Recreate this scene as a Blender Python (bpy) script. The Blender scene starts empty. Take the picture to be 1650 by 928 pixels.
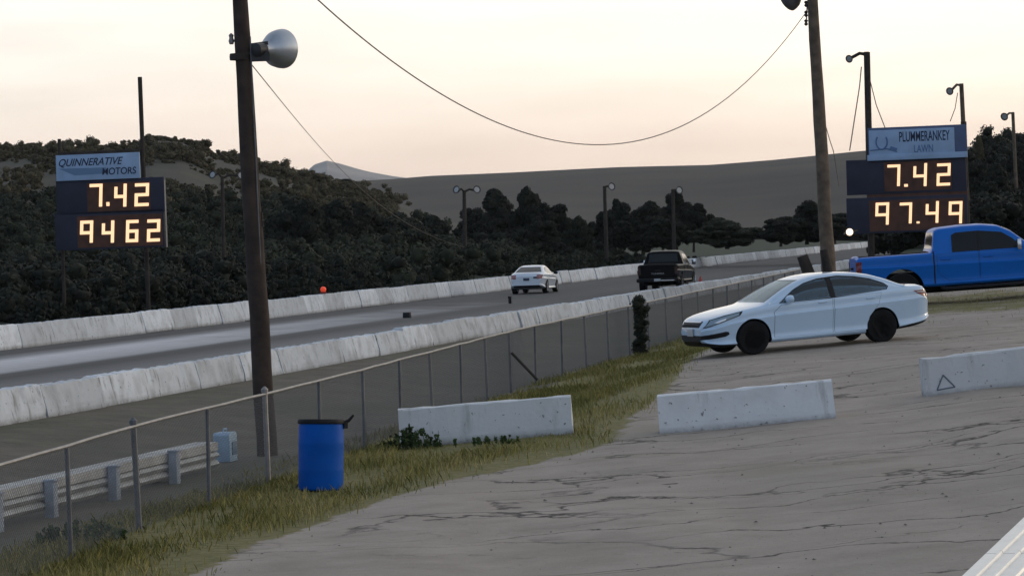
import bpy, bmesh, math, random
import numpy as np
from mathutils import Vector, Matrix
R = math.radians
random.seed(7); rng = np.random.default_rng(7)
S = bpy.context.scene
COL = S.collection

# ------------------------------------------------------------------ camera
F_PX, PITCH, ROLL, EYE = 5000.0, R(0.928), R(2.0), 2.8
cam_d = bpy.data.cameras.new("camera"); cam = bpy.data.objects.new("camera", cam_d); COL.objects.link(cam)
cam_d.sensor_width = 36; cam_d.lens = F_PX / 1650 * 36; cam_d.clip_start = 0.5; cam_d.clip_end = 20000
CM = Matrix.Rotation(R(90) - PITCH, 3, 'X') @ Matrix.Rotation(-ROLL, 3, 'Z')
cam.matrix_world = Matrix.Translation((0, 0, EYE)) @ CM.to_4x4()
S.camera = cam

# ------------------------------------------------------------------ world
SUN_EL, SUN_AZ = R(5), R(58)          # azimuth from +Y towards +X
w = bpy.data.worlds.new("World"); S.world = w; w.use_nodes = True
nt = w.node_tree; nt.nodes.clear()
def N(tree, typ, **kw):
    n = tree.nodes.new(typ)
    for k, v in kw.items(): setattr(n, k, v)
    return n
out = N(nt, 'ShaderNodeOutputWorld'); bg = N(nt, 'ShaderNodeBackground'); bg.inputs[1].default_value = 0.1
sky = N(nt, 'ShaderNodeTexSky', sky_type='NISHITA', sun_disc=False); sky.sun_elevation = SUN_EL; sky.sun_rotation = SUN_AZ
sky.altitude = 200; sky.air_density = 1.0; sky.dust_density = 2.0; sky.ozone_density = 1.5
tc = N(nt, 'ShaderNodeTexCoord'); sep = N(nt, 'ShaderNodeSeparateXYZ'); nt.links.new(tc.outputs['Generated'], sep.inputs[0])
# high thin overcast: peach at the horizon, cream a few degrees up, blue-grey overhead
mr = N(nt, 'ShaderNodeMapRange'); mr.inputs[1].default_value = 0.0; mr.inputs[2].default_value = 1.0; nt.links.new(sep.outputs[2], mr.inputs[0])
ramp = N(nt, 'ShaderNodeValToRGB'); nt.links.new(mr.outputs[0], ramp.inputs[0])
cr = ramp.color_ramp
stops = [(0.0, (1.12, .92, .78)), (0.028, (1.17, .99, .85)), (0.05, (1.34, 1.21, 1.06)), (0.085, (1.45, 1.37, 1.25)), (0.22, (.94, .95, .96)), (1.0, (.53, .575, .64))]
cr.elements[0].position, cr.elements[0].color = stops[0][0], (*stops[0][1], 1)
cr.elements[1].position, cr.elements[1].color = stops[-1][0], (*stops[-1][1], 1)
for p, c in stops[1:-1]:
    e = cr.elements.new(p); e.color = (*c, 1)
# brighter towards the sun's side, dimmer and bluer behind
dotn = N(nt, 'ShaderNodeVectorMath', operation='DOT_PRODUCT'); nt.links.new(tc.outputs['Generated'], dotn.inputs[0])
dotn.inputs[1].default_value = (math.sin(SUN_AZ), math.cos(SUN_AZ), 0.1)
r2 = N(nt, 'ShaderNodeValToRGB'); mr2 = N(nt, 'ShaderNodeMapRange'); mr2.inputs[1].default_value = -1; mr2.inputs[2].default_value = 1
nt.links.new(dotn.outputs['Value'], mr2.inputs[0]); nt.links.new(mr2.outputs[0], r2.inputs[0])
e = r2.color_ramp.elements
e[0].position = 0; e[0].color = (.40, .55, .80, 1)
e[1].position = 1; e[1].color = (1.45, 1.38, 1.28, 1)
x = r2.color_ramp.elements.new(.45); x.color = (.54, .64, .79, 1)
x = r2.color_ramp.elements.new(.70); x.color = (.95, .95, .97, 1)
x = r2.color_ramp.elements.new(.83); x.color = (1.12, 1.10, 1.08, 1)
mul = N(nt, 'ShaderNodeMix', data_type='RGBA', blend_type='MULTIPLY'); mul.inputs[0].default_value = 1
nt.links.new(ramp.outputs[0], mul.inputs[6]); nt.links.new(r2.outputs[0], mul.inputs[7])
# faint cloud banks
mp = N(nt, 'ShaderNodeMapping'); mp.inputs['Scale'].default_value = (9, 9, 55); nt.links.new(tc.outputs['Generated'], mp.inputs[0])
cn = N(nt, 'ShaderNodeTexNoise'); cn.inputs['Scale'].default_value = 1.3; cn.inputs['Detail'].default_value = 4; nt.links.new(mp.outputs[0], cn.inputs[0])
cmr = N(nt, 'ShaderNodeMapRange'); cmr.inputs[1].default_value = .35; cmr.inputs[2].default_value = .7; cmr.inputs[3].default_value = .93; cmr.inputs[4].default_value = 1.04
nt.links.new(cn.outputs[0], cmr.inputs[0])
mul2 = N(nt, 'ShaderNodeMix', data_type='RGBA', blend_type='MULTIPLY'); mul2.inputs[0].default_value = 1
nt.links.new(mul.outputs[2], mul2.inputs[6]); nt.links.new(cmr.outputs[0], mul2.inputs[7])
sc10 = N(nt, 'ShaderNodeVectorMath', operation='SCALE'); sc10.inputs['Scale'].default_value = 10.0; nt.links.new(mul2.outputs[2], sc10.inputs[0])
mixs = N(nt, 'ShaderNodeMix', data_type='RGBA'); mixs.inputs[0].default_value = 0.85
nt.links.new(sky.outputs[0], mixs.inputs[6]); nt.links.new(sc10.outputs[0], mixs.inputs[7])
nt.links.new(mixs.outputs[2], bg.inputs[0]); nt.links.new(bg.outputs[0], out.inputs[0])

# ------------------------------------------------------------------ sun (dusk, behind thin cloud)
sd = bpy.data.lights.new("sun", 'SUN'); sd.energy = 0.35; sd.angle = R(14); sd.color = (1, .86, .70)
so = bpy.data.objects.new("sun", sd); COL.objects.link(so)
sv = Vector((math.sin(SUN_AZ) * math.cos(SUN_EL), math.cos(SUN_AZ) * math.cos(SUN_EL), math.sin(SUN_EL)))
so.rotation_euler = sv.to_track_quat('Z', 'Y').to_euler()
S.view_settings.view_transform = 'Standard'; S.view_settings.look = 'None'
S.view_settings.exposure = 0.0; S.view_settings.gamma = 1.0; S.view_settings.use_curve_mapping = False
S.cycles.use_denoising = True; S.cycles.max_bounces = 6; S.cycles.volume_bounces = 0

# ------------------------------------------------------------------ helpers
def ray(px, py):
    v = CM @ Vector(((px - 825) / F_PX, (464 - py) / F_PX, -1.0)); return v
def hitz(px, py, z):
    v = ray(px, py); t = (z - EYE) / v.z; return Vector((v.x * t, v.y * t, z))
def at(px, py, D):                       # the point on that line of sight D metres ahead
    v = ray(px, py); t = D / v.y; return Vector((v.x * t, D, EYE + v.z * t))
TH = math.atan(1005 / F_PX)
dT = Vector((math.sin(TH), math.cos(TH), 0)); nT = Vector((-math.cos(TH), math.sin(TH), 0))
def su(s, u, z=0): return Vector((dT.x * s + nT.x * u, dT.y * s + nT.y * u, z))
def us(x, y): return nT.x * x + nT.y * y, dT.x * x + dT.y * y
def sm(a, b, x):
    t = np.clip((x - a) / (b - a), 0, 1); return t * t * (3 - 2 * t)
U_NEAR, U_FAR = 18.75, 33.0

def zlot(x, y):
    x = np.clip(np.asarray(x, float), -8, 45)
    lin = .04 * (x + 2.5)
    t = np.clip(x + 1, 0, 8.2); cur = np.where(x < -1, .01 * (x + 1), .0067 * t * t + .06 * np.clip(x - 7.2, 0, 40))   # dished: flat at left, steeper to the right
    k = sm(53, 60, y)
    return (-.3 + cur * (1 - k) + lin * k + .0108 * (np.clip(y, 5, 150) - 40) + .013 * np.clip(y - 84, 0, 60))
def ground(x, y):
    x = np.asarray(x, float); y = np.asarray(y, float)
    u, s = us(x, y)
    zf = np.clip(-.40 + (s - 34) * .0062, -.5, .35)
    z = zlot(x, y)
    z = z + (zf - z) * sm(8.6, 11.0, u)
    mid = zf - .08
    z = z + (mid - z) * sm(11.4, 13.0, u)
    z = z * (1 - sm(13.6, 18.2, u))
    z = z + np.where(u > U_FAR + .4, np.minimum((u - U_FAR - .4) * .05, 2.0), 0)
    return z
def gz(x, y): return float(ground(x, y))
def hitg(px, py):                        # where that line of sight meets the ground
    v = ray(px, py); t = 8.0
    for i in range(6000):
        p = v * t
        if EYE + p.z < gz(p.x, p.y): break
        t += .05
    return Vector((p.x, p.y, gz(p.x, p.y)))

def tag(o, label=None, cat=None, group=None, kind=None):
    if label: o['label'] = label
    if cat: o['category'] = cat
    if group: o['group'] = group
    if kind: o['kind'] = kind
    return o
def link(o, parent=None):
    COL.objects.link(o)
    if parent: o.parent = parent
    return o
def empty(name, loc=(0, 0, 0), rz=0, label=None, cat=None, group=None):
    o = bpy.data.objects.new(name, None); COL.objects.link(o); o.empty_display_size = .2
    o.location = loc; o.rotation_euler = (0, 0, rz); tag(o, label, cat, group); return o
def mesh_obj(name, me, mat=None, parent=None, smooth=None):
    if mat:
        me.materials.clear()
        for m in (mat if isinstance(mat, (list, tuple)) else [mat]): me.materials.append(m)
    if smooth is not None:
        me.polygons.foreach_set('use_smooth', [True] * len(me.polygons)); me.set_sharp_from_angle(angle=R(smooth))
    return link(bpy.data.objects.new(name, me), parent)
class MB:
    """collects simple shapes into one mesh"""
    def __init__(s): s.v = []; s.f = []; s.mi = []
    def add(s, vs, fs, mi=0):
        o = len(s.v); s.v += [tuple(v) for v in vs]; s.f += [tuple(i + o for i in f) for f in fs]; s.mi += [mi] * len(fs); return s
    def box(s, c, d, rot=None, mi=0):
        hx, hy, hz = d[0] / 2, d[1] / 2, d[2] / 2
        vs = [Vector((a * hx, b * hy, e * hz)) for a in (-1, 1) for b in (-1, 1) for e in (-1, 1)]
        if rot is not None: vs = [rot @ v for v in vs]
        vs = [v + Vector(c) for v in vs]
        return s.add(vs, [(0, 1, 3, 2), (4, 6, 7, 5), (0, 4, 5, 1), (2, 3, 7, 6), (0, 2, 6, 4), (1, 5, 7, 3)], mi)
    def tube(s, pts, r, n=8, mi=0, cap=True):
        pts = [Vector(p) for p in pts]; rs = r if isinstance(r, (list, tuple)) else [r] * len(pts)
        vs = []; prev = None
        for i, p in enumerate(pts):
            t = (pts[min(i + 1, len(pts) - 1)] - pts[max(i - 1, 0)]).normalized()
            a = t.orthogonal().normalized() if prev is None else (prev - t * prev.dot(t)).normalized()
            prev = a; b = t.cross(a)
            vs += [p + (a * math.cos(2 * math.pi * k / n) + b * math.sin(2 * math.pi * k / n)) * rs[i] for k in range(n)]
        fs = [(i * n + k, i * n + (k + 1) % n, (i + 1) * n + (k + 1) % n, (i + 1) * n + k) for i in range(len(pts) - 1) for k in range(n)]
        if cap: fs += [tuple(range(n - 1, -1, -1)), tuple(range((len(pts) - 1) * n, len(pts) * n))]
        return s.add(vs, fs, mi)
    def lathe(s, prof, n=24, axis='z', M=None, mi=0):
        """prof: (radius, height) pairs"""
        vs = []
        for r_, h in prof:
            for k in range(n):
                a = 2 * math.pi * k / n; c = (r_ * math.cos(a), r_ * math.sin(a), h)
                v = Vector(c) if axis == 'z' else (Vector((c[0], c[2], c[1])) if axis == 'y' else Vector((c[2], c[0], c[1])))
                vs.append(M @ v if M else v)
        fs = [(i * n + k, i * n + (k + 1) % n, (i + 1) * n + (k + 1) % n, (i + 1) * n + k) for i in range(len(prof) - 1) for k in range(n)]
        if prof[0][0] > 1e-4: fs.append(tuple(range(n - 1, -1, -1)))
        if prof[-1][0] > 1e-4: fs.append(tuple(range((len(prof) - 1) * n, len(prof) * n)))
        return s.add(vs, fs, mi)
    def prism(s, poly, axis, a0, a1, mi=0):
        n = len(poly)
        def P(p, a): return (p[0], a, p[1]) if axis == 'y' else ((a, p[0], p[1]) if axis == 'x' else (p[0], p[1], a))
        vs = [P(p, a0) for p in poly] + [P(p, a1) for p in poly]
        fs = [tuple(range(n)), tuple(range(2 * n - 1, n - 1, -1))] + [(i, n + i, n + (i + 1) % n, (i + 1) % n) for i in range(n)]
        return s.add(vs, fs, mi)
    def mesh(s, name='m', bevel=0, seg=2):
        me = bpy.data.meshes.new(name); me.from_pydata(s.v, [], s.f); me.polygons.foreach_set('material_index', s.mi)
        bm = bmesh.new(); bm.from_mesh(me); bmesh.ops.recalc_face_normals(bm, faces=bm.faces)
        if bevel: bmesh.ops.bevel(bm, geom=[e for e in bm.edges if e.calc_face_angle(0) > .5], offset=bevel, segments=seg, affect='EDGES', profile=.6)
        bm.to_mesh(me); bm.free(); me.update(); return me
    def build(s, name, mat, parent=None, smooth=40, bevel=0):
        return mesh_obj(name, s.mesh(name, bevel), mat, parent, smooth)
def np_mesh(name, V, Fq, k):
    """V (n,3) floats, Fq (m,k) ints"""
    me = bpy.data.meshes.new(name); V = np.asarray(V, np.float32); Fq = np.asarray(Fq, np.int32)
    me.vertices.add(len(V)); me.vertices.foreach_set('co', V.ravel())
    me.loops.add(Fq.size); me.loops.foreach_set('vertex_index', Fq.ravel())
    me.polygons.add(len(Fq)); me.polygons.foreach_set('loop_start', np.arange(0, Fq.size, k, dtype=np.int32))
    me.update(calc_edges=True); me.validate(); return me

# ------------------------------------------------------------------ materials
MATS = {}
def mat(name, col, rough=.6, metal=0, var=.0, vscale=3, bump=0, bscale=30, coat=0, spec=.5, emit=None, estr=0, detail=5, col2=None, rand=0):
    if name in MATS: return MATS[name]
    m = bpy.data.materials.new(name); m.use_nodes = True; t = m.node_tree; b = t.nodes['Principled BSDF']
    b.inputs['Base Color'].default_value = (*col, 1); b.inputs['Roughness'].default_value = rough; b.inputs['Metallic'].default_value = metal
    b.inputs['Coat Weight'].default_value = coat; b.inputs['Coat Roughness'].default_value = .04; b.inputs['Specular IOR Level'].default_value = spec
    c = N(t, 'ShaderNodeTexCoord')
    if var or col2:
        n = N(t, 'ShaderNodeTexNoise'); n.inputs['Scale'].default_value = vscale; n.inputs['Detail'].default_value = detail; t.links.new(c.outputs['Object'], n.inputs[0])
        rp = N(t, 'ShaderNodeValToRGB'); t.links.new(n.outputs[0], rp.inputs[0])
        rp.color_ramp.elements[0].position = .3; rp.color_ramp.elements[1].position = .7
        a = tuple(v * (1 - var) for v in col); z = col2 or tuple(min(1, v * (1 + var)) for v in col)
        rp.color_ramp.elements[0].color = (*a, 1); rp.color_ramp.elements[1].color = (*z, 1)
        last = rp.outputs[0]
        if rand:
            oi = N(t, 'ShaderNodeObjectInfo'); q = N(t, 'ShaderNodeMapRange'); q.inputs[3].default_value = 1 - rand; q.inputs[4].default_value = 1 + rand
            t.links.new(oi.outputs['Random'], q.inputs[0]); mm = N(t, 'ShaderNodeVectorMath', operation='SCALE'); t.links.new(last, mm.inputs[0]); t.links.new(q.outputs[0], mm.inputs['Scale']); last = mm.outputs[0]
        t.links.new(last, b.inputs['Base Color'])
    if bump:
        n2 = N(t, 'ShaderNodeTexNoise'); n2.inputs['Scale'].default_value = bscale; n2.inputs['Detail'].default_value = 6; t.links.new(c.outputs['Object'], n2.inputs[0])
        bp = N(t, 'ShaderNodeBump'); bp.inputs['Strength'].default_value = bump; bp.inputs['Distance'].default_value = .02
        t.links.new(n2.outputs[0], bp.inputs['Height']); t.links.new(bp.outputs[0], b.inputs['Normal'])
    if emit: b.inputs['Emission Color'].default_value = (*emit, 1); b.inputs['Emission Strength'].default_value = estr
    MATS[name] = m; return m

def mat_barrier(name, base, dirt, seed, amount):
    """white paint on concrete: streaks running down, scuffs, bare chips and grime at the foot (object space)"""
    m = bpy.data.materials.new(name); m.use_nodes = True; t = m.node_tree; b = t.nodes['Principled BSDF']; L = t.links.new
    c = N(t, 'ShaderNodeTexCoord'); oi = N(t, 'ShaderNodeObjectInfo')
    off = N(t, 'ShaderNodeVectorMath', operation='SCALE'); off.inputs[0].default_value = (37, 11, 5); L(oi.outputs['Random'], off.inputs['Scale'])
    ad = N(t, 'ShaderNodeVectorMath', operation='ADD'); L(c.outputs['Object'], ad.inputs[0]); L(off.outputs[0], ad.inputs[1])
    mp = N(t, 'ShaderNodeMapping'); mp.inputs['Scale'].default_value = (2.6, 2.6, .35); L(ad.outputs[0], mp.inputs[0])
    n1 = N(t, 'ShaderNodeTexNoise'); n1.inputs['Scale'].default_value = 1.6; n1.inputs['Detail'].default_value = 7; n1.inputs['Roughness'].default_value = .65; L(mp.outputs[0], n1.inputs[0])
    n2 = N(t, 'ShaderNodeTexNoise'); n2.inputs['Scale'].default_value = 2.2; n2.inputs['Detail'].default_value = 8; L(ad.outputs[0], n2.inputs[0])
    n3 = N(t, 'ShaderNodeTexNoise'); n3.inputs['Scale'].default_value = 14; n3.inputs['Detail'].default_value = 5; L(ad.outputs[0], n3.inputs[0])
    r1 = N(t, 'ShaderNodeMapRange'); r1.inputs[1].default_value = .57; r1.inputs[2].default_value = .70; r1.inputs[4].default_value = amount; L(n1.outputs[0], r1.inputs[0])
    r2_ = N(t, 'ShaderNodeMapRange'); r2_.inputs[1].default_value = .45; r2_.inputs[2].default_value = .75; r2_.inputs[4].default_value = amount * .6; L(n2.outputs[0], r2_.inputs[0])
    r3 = N(t, 'ShaderNodeMapRange'); r3.inputs[1].default_value = .665; r3.inputs[2].default_value = .70; r3.inputs[4].default_value = .8; L(n3.outputs[0], r3.inputs[0])
    sp = N(t, 'ShaderNodeSeparateXYZ'); L(c.outputs['Object'], sp.inputs[0])
    ft = N(t, 'ShaderNodeMapRange'); ft.inputs[1].default_value = .13; ft.inputs[2].default_value = .0; ft.inputs[4].default_value = 1.3; L(sp.outputs[2], ft.inputs[0])
    ftn = N(t, 'ShaderNodeMath', operation='MULTIPLY'); L(ft.outputs[0], ftn.inputs[0]); L(n3.outputs[0], ftn.inputs[1])
    prev = None
    base_v = N(t, 'ShaderNodeMapRange'); base_v.inputs[3].default_value = .72; base_v.inputs[4].default_value = 1.08; L(oi.outputs['Random'], base_v.inputs[0])
    sc = N(t, 'ShaderNodeVectorMath', operation='SCALE'); sc.inputs[0].default_value = base; L(base_v.outputs[0], sc.inputs['Scale']); prev = sc.outputs[0]
    for fac, colr in ((r1, dirt), (r2_, tuple(d * 1.4 for d in dirt)), (ftn, (.10, .09, .075)), (r3, (.07, .065, .06))):
        mx = N(t, 'ShaderNodeMix', data_type='RGBA'); L(fac.outputs[0], mx.inputs[0]); L(prev, mx.inputs[6]); mx.inputs[7].default_value = (*colr, 1); prev = mx.outputs[2]
    L(prev, b.inputs['Base Color']); b.inputs['Roughness'].default_value = .75
    bp = N(t, 'ShaderNodeBump'); bp.inputs['Strength'].default_value = .35; bp.inputs['Distance'].default_value = .02; L(n3.outputs[0], bp.inputs['Height']); L(bp.outputs[0], b.inputs['Normal'])
    MATS[name] = m; return m

def mat_ground():
    """lot, dull verge earth, grass bed and far field in one material, chosen by vertex masks broken up with noise"""
    m = bpy.data.materials.new('ground'); m.use_nodes = True; t = m.node_tree; b = t.nodes['Principled BSDF']; L = t.links.new
    c = N(t, 'ShaderNodeTexCoord'); P = c.outputs['Object']
    def noise(s, d=6, r=.55, src=P):
        n = N(t, 'ShaderNodeTexNoise'); n.inputs['Scale'].default_value = s; n.inputs['Detail'].default_value = d; n.inputs['Roughness'].default_value = r; L(src, n.inputs[0]); return n.outputs[0]
    def ramp(src, st):
        r = N(t, 'ShaderNodeValToRGB'); L(src, r.inputs[0]); e = r.color_ramp.elements
        e[0].position, e[0].color = st[0][0], (*st[0][1], 1); e[1].position, e[1].color = st[-1][0], (*st[-1][1], 1)
        for p, k in st[1:-1]:
            q = e.new(p); q.color = (*k, 1)
        return r.outputs[0]
    def mrange(src, a, z, lo=0, hi=1):
        q = N(t, 'ShaderNodeMapRange'); q.inputs[1].default_value = a; q.inputs[2].default_value = z; q.inputs[3].default_value = lo; q.inputs[4].default_value = hi; L(src, q.inputs[0]); return q.outputs[0]
    def math_(op, a, b_):
        q = N(t, 'ShaderNodeMath', operation=op)
        for i, v in enumerate((a, b_)):
            if isinstance(v, (int, float)): q.inputs[i].default_value = v
            else: L(v, q.inputs[i])
        return q.outputs[0]
    def mix(f, a, b_):
        q = N(t, 'ShaderNodeMix', data_type='RGBA'); L(f, q.inputs[0])
        for i, v in ((6, a), (7, b_)):
            if isinstance(v, tuple): q.inputs[i].default_value = (*v, 1)
            else: L(v, q.inputs[i])
        return q.outputs[2]
    n_big, n_mid, n_fine, n_grit = noise(.16, 5), noise(1.1, 7, .6), noise(9, 6, .6), noise(60, 3)
    # worn pale asphalt
    lot = ramp(n_mid, [(.25, (.255, .205, .164)), (.5, (.35, .287, .233)), (.75, (.43, .358, .295))])
    lot = mix(mrange(n_big, .42, .62, 0, .55), lot, (.30, .252, .20))
    lot = mix(mrange(n_fine, .60, .72, 0, .35), lot, (.14, .125, .11))
    lot = mix(mrange(n_grit, .3, .75, 0, .35), lot, (.36, .345, .33))
    # long cracks: warped cell edges, kept only in patches
    wn = N(t, 'ShaderNodeTexNoise'); wn.inputs['Scale'].default_value = .9; wn.inputs['Detail'].default_value = 5; L(P, wn.inputs[0])
    sub = N(t, 'ShaderNodeVectorMath', operation='SUBTRACT'); L(wn.outputs['Color'], sub.inputs[0]); sub.inputs[1].default_value = (.5, .5, .5)
    scl = N(t, 'ShaderNodeVectorMath', operation='SCALE'); scl.inputs['Scale'].default_value = 1.5; L(sub.outputs[0], scl.inputs[0])
    add = N(t, 'ShaderNodeVectorMath', operation='ADD'); L(P, add.inputs[0]); L(scl.outputs[0], add.inputs[1])
    rot = N(t, 'ShaderNodeMapping'); rot.inputs['Rotation'].default_value = (0, 0, R(-46)); rot.inputs['Scale'].default_value = (.30, 1.0, 1); L(add.outputs[0], rot.inputs[0])
    def crack(scale, width, lo, hi, nz):
        v = N(t, 'ShaderNodeTexVoronoi', feature='DISTANCE_TO_EDGE'); v.inputs['Scale'].default_value = scale; L(rot.outputs[0], v.inputs[0])
        line = mrange(v.outputs[0], 0, width, 1, 0)
        return math_('MULTIPLY', line, mrange(nz, lo, hi, 0, 1))
    sy = N(t, 'ShaderNodeSeparateXYZ'); L(rot.outputs[0], sy.inputs[0])
    def seam(period, width, lo, hi, nz):
        f = math_('FRACT', math_('ADD', math_('MULTIPLY', sy.outputs[1], 1.0 / period), math_('MULTIPLY', n_big, 1.6)), 0)
        return math_('MULTIPLY', mrange(math_('ABSOLUTE', math_('SUBTRACT', f, .5), 0), 0, width, 1, 0), mrange(nz, lo, hi, 0, 1))
    sm1 = seam(2.1, .011, .44, .54, noise(.55, 5))
    st = N(t, 'ShaderNodeMapping'); st.inputs['Rotation'].default_value = (0, 0, R(-46)); st.inputs['Scale'].default_value = (.05, .9, 1); L(add.outputs[0], st.inputs[0])
    streak = noise(1.6, 4, .55, st.outputs[0])
    lot = mix(mrange(streak, .54, .72, 0, .26), lot, (.19, .162, .136)); lot = mix(mrange(streak, .46, .30, 0, .25), lot, (.38, .325, .28))
    ck = crack(.36, .014, .36, .52, noise(.35, 4))
    ck2 = crack(.95, .022, .55, .62, noise(.5, 4))
    cks = math_('MINIMUM', math_('ADD', math_('MAXIMUM', ck, sm1), math_('MULTIPLY', ck2, .4)), 1.0)
    pit = mrange(noise(3.2, 3, .5), .77, .785, 0, .8)
    cks = math_('MAXIMUM', cks, pit)
    lot = mix(cks, lot, (.035, .03, .027))
    # dull earth and old asphalt between fence and track
    lot = mix(mrange(noise(.30, 4), .55, .68, 0, .45), lot, (.21, .195, .145))
    lot = mix(mrange(noise(26, 4, .7), .56, .74, 0, .5), lot, (.16, .138, .118))
    earth = ramp(n_mid, [(.28, (.090, .078, .060)), (.55, (.130, .113, .088)), (.8, (.175, .153, .122))])
    earth = mix(mrange(n_big, .45, .65, 0, .6), earth, (.075, .085, .050))
    earth = mix(mrange(n_fine, .58, .75, 0, .5), earth, (.15, .14, .12))
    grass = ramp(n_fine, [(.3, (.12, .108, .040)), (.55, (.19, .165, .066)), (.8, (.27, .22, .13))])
    field = ramp(noise(.35, 8, .65), [(.3, (.022, .034, .020)), (.6, (.040, .052, .032)), (.8, (.072, .072, .045))])
    def attr(n): a = N(t, 'ShaderNodeAttribute', attribute_name=n); return a.outputs['Fac']
    wob = math_('ADD', math_('MULTIPLY', math_('SUBTRACT', n_mid, .5), 1.0), math_('MULTIPLY', math_('SUBTRACT', n_fine, .5), .7))
    def soft(n): return mrange(math_('ADD', attr(n), wob), .42, .58)
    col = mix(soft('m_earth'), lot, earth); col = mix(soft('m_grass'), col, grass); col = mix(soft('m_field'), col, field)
    L(col, b.inputs['Base Color']); b.inputs['Roughness'].default_value = .92; b.inputs['Specular IOR Level'].default_value = .25
    hgt = math_('SUBTRACT', math_('ADD', math_('MULTIPLY', n_fine, .6), math_('MULTIPLY', n_grit, .25)), cks)
    bp = N(t, 'ShaderNodeBump'); bp.inputs['Strength'].default_value = .6; bp.inputs['Distance'].default_value = .03; L(hgt, bp.inputs['Height']); L(bp.outputs[0], b.inputs['Normal'])
    return m

def mat_track():
    """asphalt with bands of tyre rubber along the lanes and a pale glare streak painted in; x across, y along in object space"""
    m = bpy.data.materials.new('track_asphalt'); m.use_nodes = True; t = m.node_tree; b = t.nodes['Principled BSDF']; L = t.links.new
    c = N(t, 'ShaderNodeTexCoord'); sp = N(t, 'ShaderNodeSeparateXYZ'); L(c.outputs['Object'], sp.inputs[0])
    mp = N(t, 'ShaderNodeMapping'); mp.inputs['Scale'].default_value = (1, .015, 1); L(c.outputs['Object'], mp.inputs[0])
    n = N(t, 'ShaderNodeTexNoise'); n.inputs['Scale'].default_value = 1.5; n.inputs['Detail'].default_value = 6; L(mp.outputs[0], n.inputs[0])
    nn = N(t, 'ShaderNodeMapRange'); nn.inputs[3].default_value = -.5; nn.inputs[4].default_value = .5; L(n.outputs[0], nn.inputs[0])
    ad = N(t, 'ShaderNodeMath', operation='ADD'); L(sp.outputs[0], ad.inputs[0]); L(nn.outputs[0], ad.inputs[1])
    q = N(t, 'ShaderNodeMapRange'); q.inputs[1].default_value = U_NEAR; q.inputs[2].default_value = U_FAR; L(ad.outputs[0], q.inputs[0])
    def rampn(st):
        r = N(t, 'ShaderNodeValToRGB'); L(q.outputs[0], r.inputs[0]); e = r.color_ramp.elements
        e[0].position, e[0].color = st[0][0], (st[0][1],) * 3 + (1,); e[1].position, e[1].color = st[-1][0], (st[-1][1],) * 3 + (1,)
        for p, k in st[1:-1]:
            x_ = e.new(p); x_.color = (k, k, k, 1)
        return r.outputs[0]
    near = rampn([(0, .19), (.12, .15), (.2, .06), (.27, .055), (.33, .17), (.4, .10), (.47, .045), (.52, .06), (.57, .38), (.75, .56), (.82, .22), (.88, .06), (1, .075)])  # the palest band is groove glare put into the colour
    far = rampn([(0, .09), (.15, .06), (.3, .05), (.5, .065), (.7, .05), (.9, .06), (1, .08)])
    fa = N(t, 'ShaderNodeMapRange'); fa.inputs[1].default_value = 105; fa.inputs[2].default_value = 150
    n4 = N(t, 'ShaderNodeTexNoise'); n4.inputs['Scale'].default_value = .4; L(c.outputs['Object'], n4.inputs[0])
    mm = N(t, 'ShaderNodeMath', operation='MULTIPLY_ADD'); L(n4.outputs[0], mm.inputs[0]); mm.inputs[1].default_value = 30; L(sp.outputs[1], mm.inputs[2]); L(mm.outputs[0], fa.inputs[0])
    mx = N(t, 'ShaderNodeMix', data_type='RGBA'); L(fa.outputs[0], mx.inputs[0]); L(near, mx.inputs[6]); L(far, mx.inputs[7])
    n2 = N(t, 'ShaderNodeTexNoise'); n2.inputs['Scale'].default_value = 2; n2.inputs['Detail'].default_value = 8; L(c.outputs['Object'], n2.inputs[0])
    sc = N(t, 'ShaderNodeMapRange'); sc.inputs[3].default_value = .72; sc.inputs[4].default_value = 1.28; L(n2.outputs[0], sc.inputs[0])
    ml = N(t, 'ShaderNodeVectorMath', operation='SCALE'); L(mx.outputs[2], ml.inputs[0]); L(sc.outputs[0], ml.inputs['Scale'])
    tint = N(t, 'ShaderNodeMix', data_type='RGBA', blend_type='MULTIPLY'); tint.inputs[0].default_value = 1; L(ml.outputs[0], tint.inputs[6]); tint.inputs[7].default_value = (1.0, .98, .99, 1)
    L(tint.outputs[2], b.inputs['Base Color']); b.inputs['Roughness'].default_value = .8; b.inputs['Specular IOR Level'].default_value = .3
    return m

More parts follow.
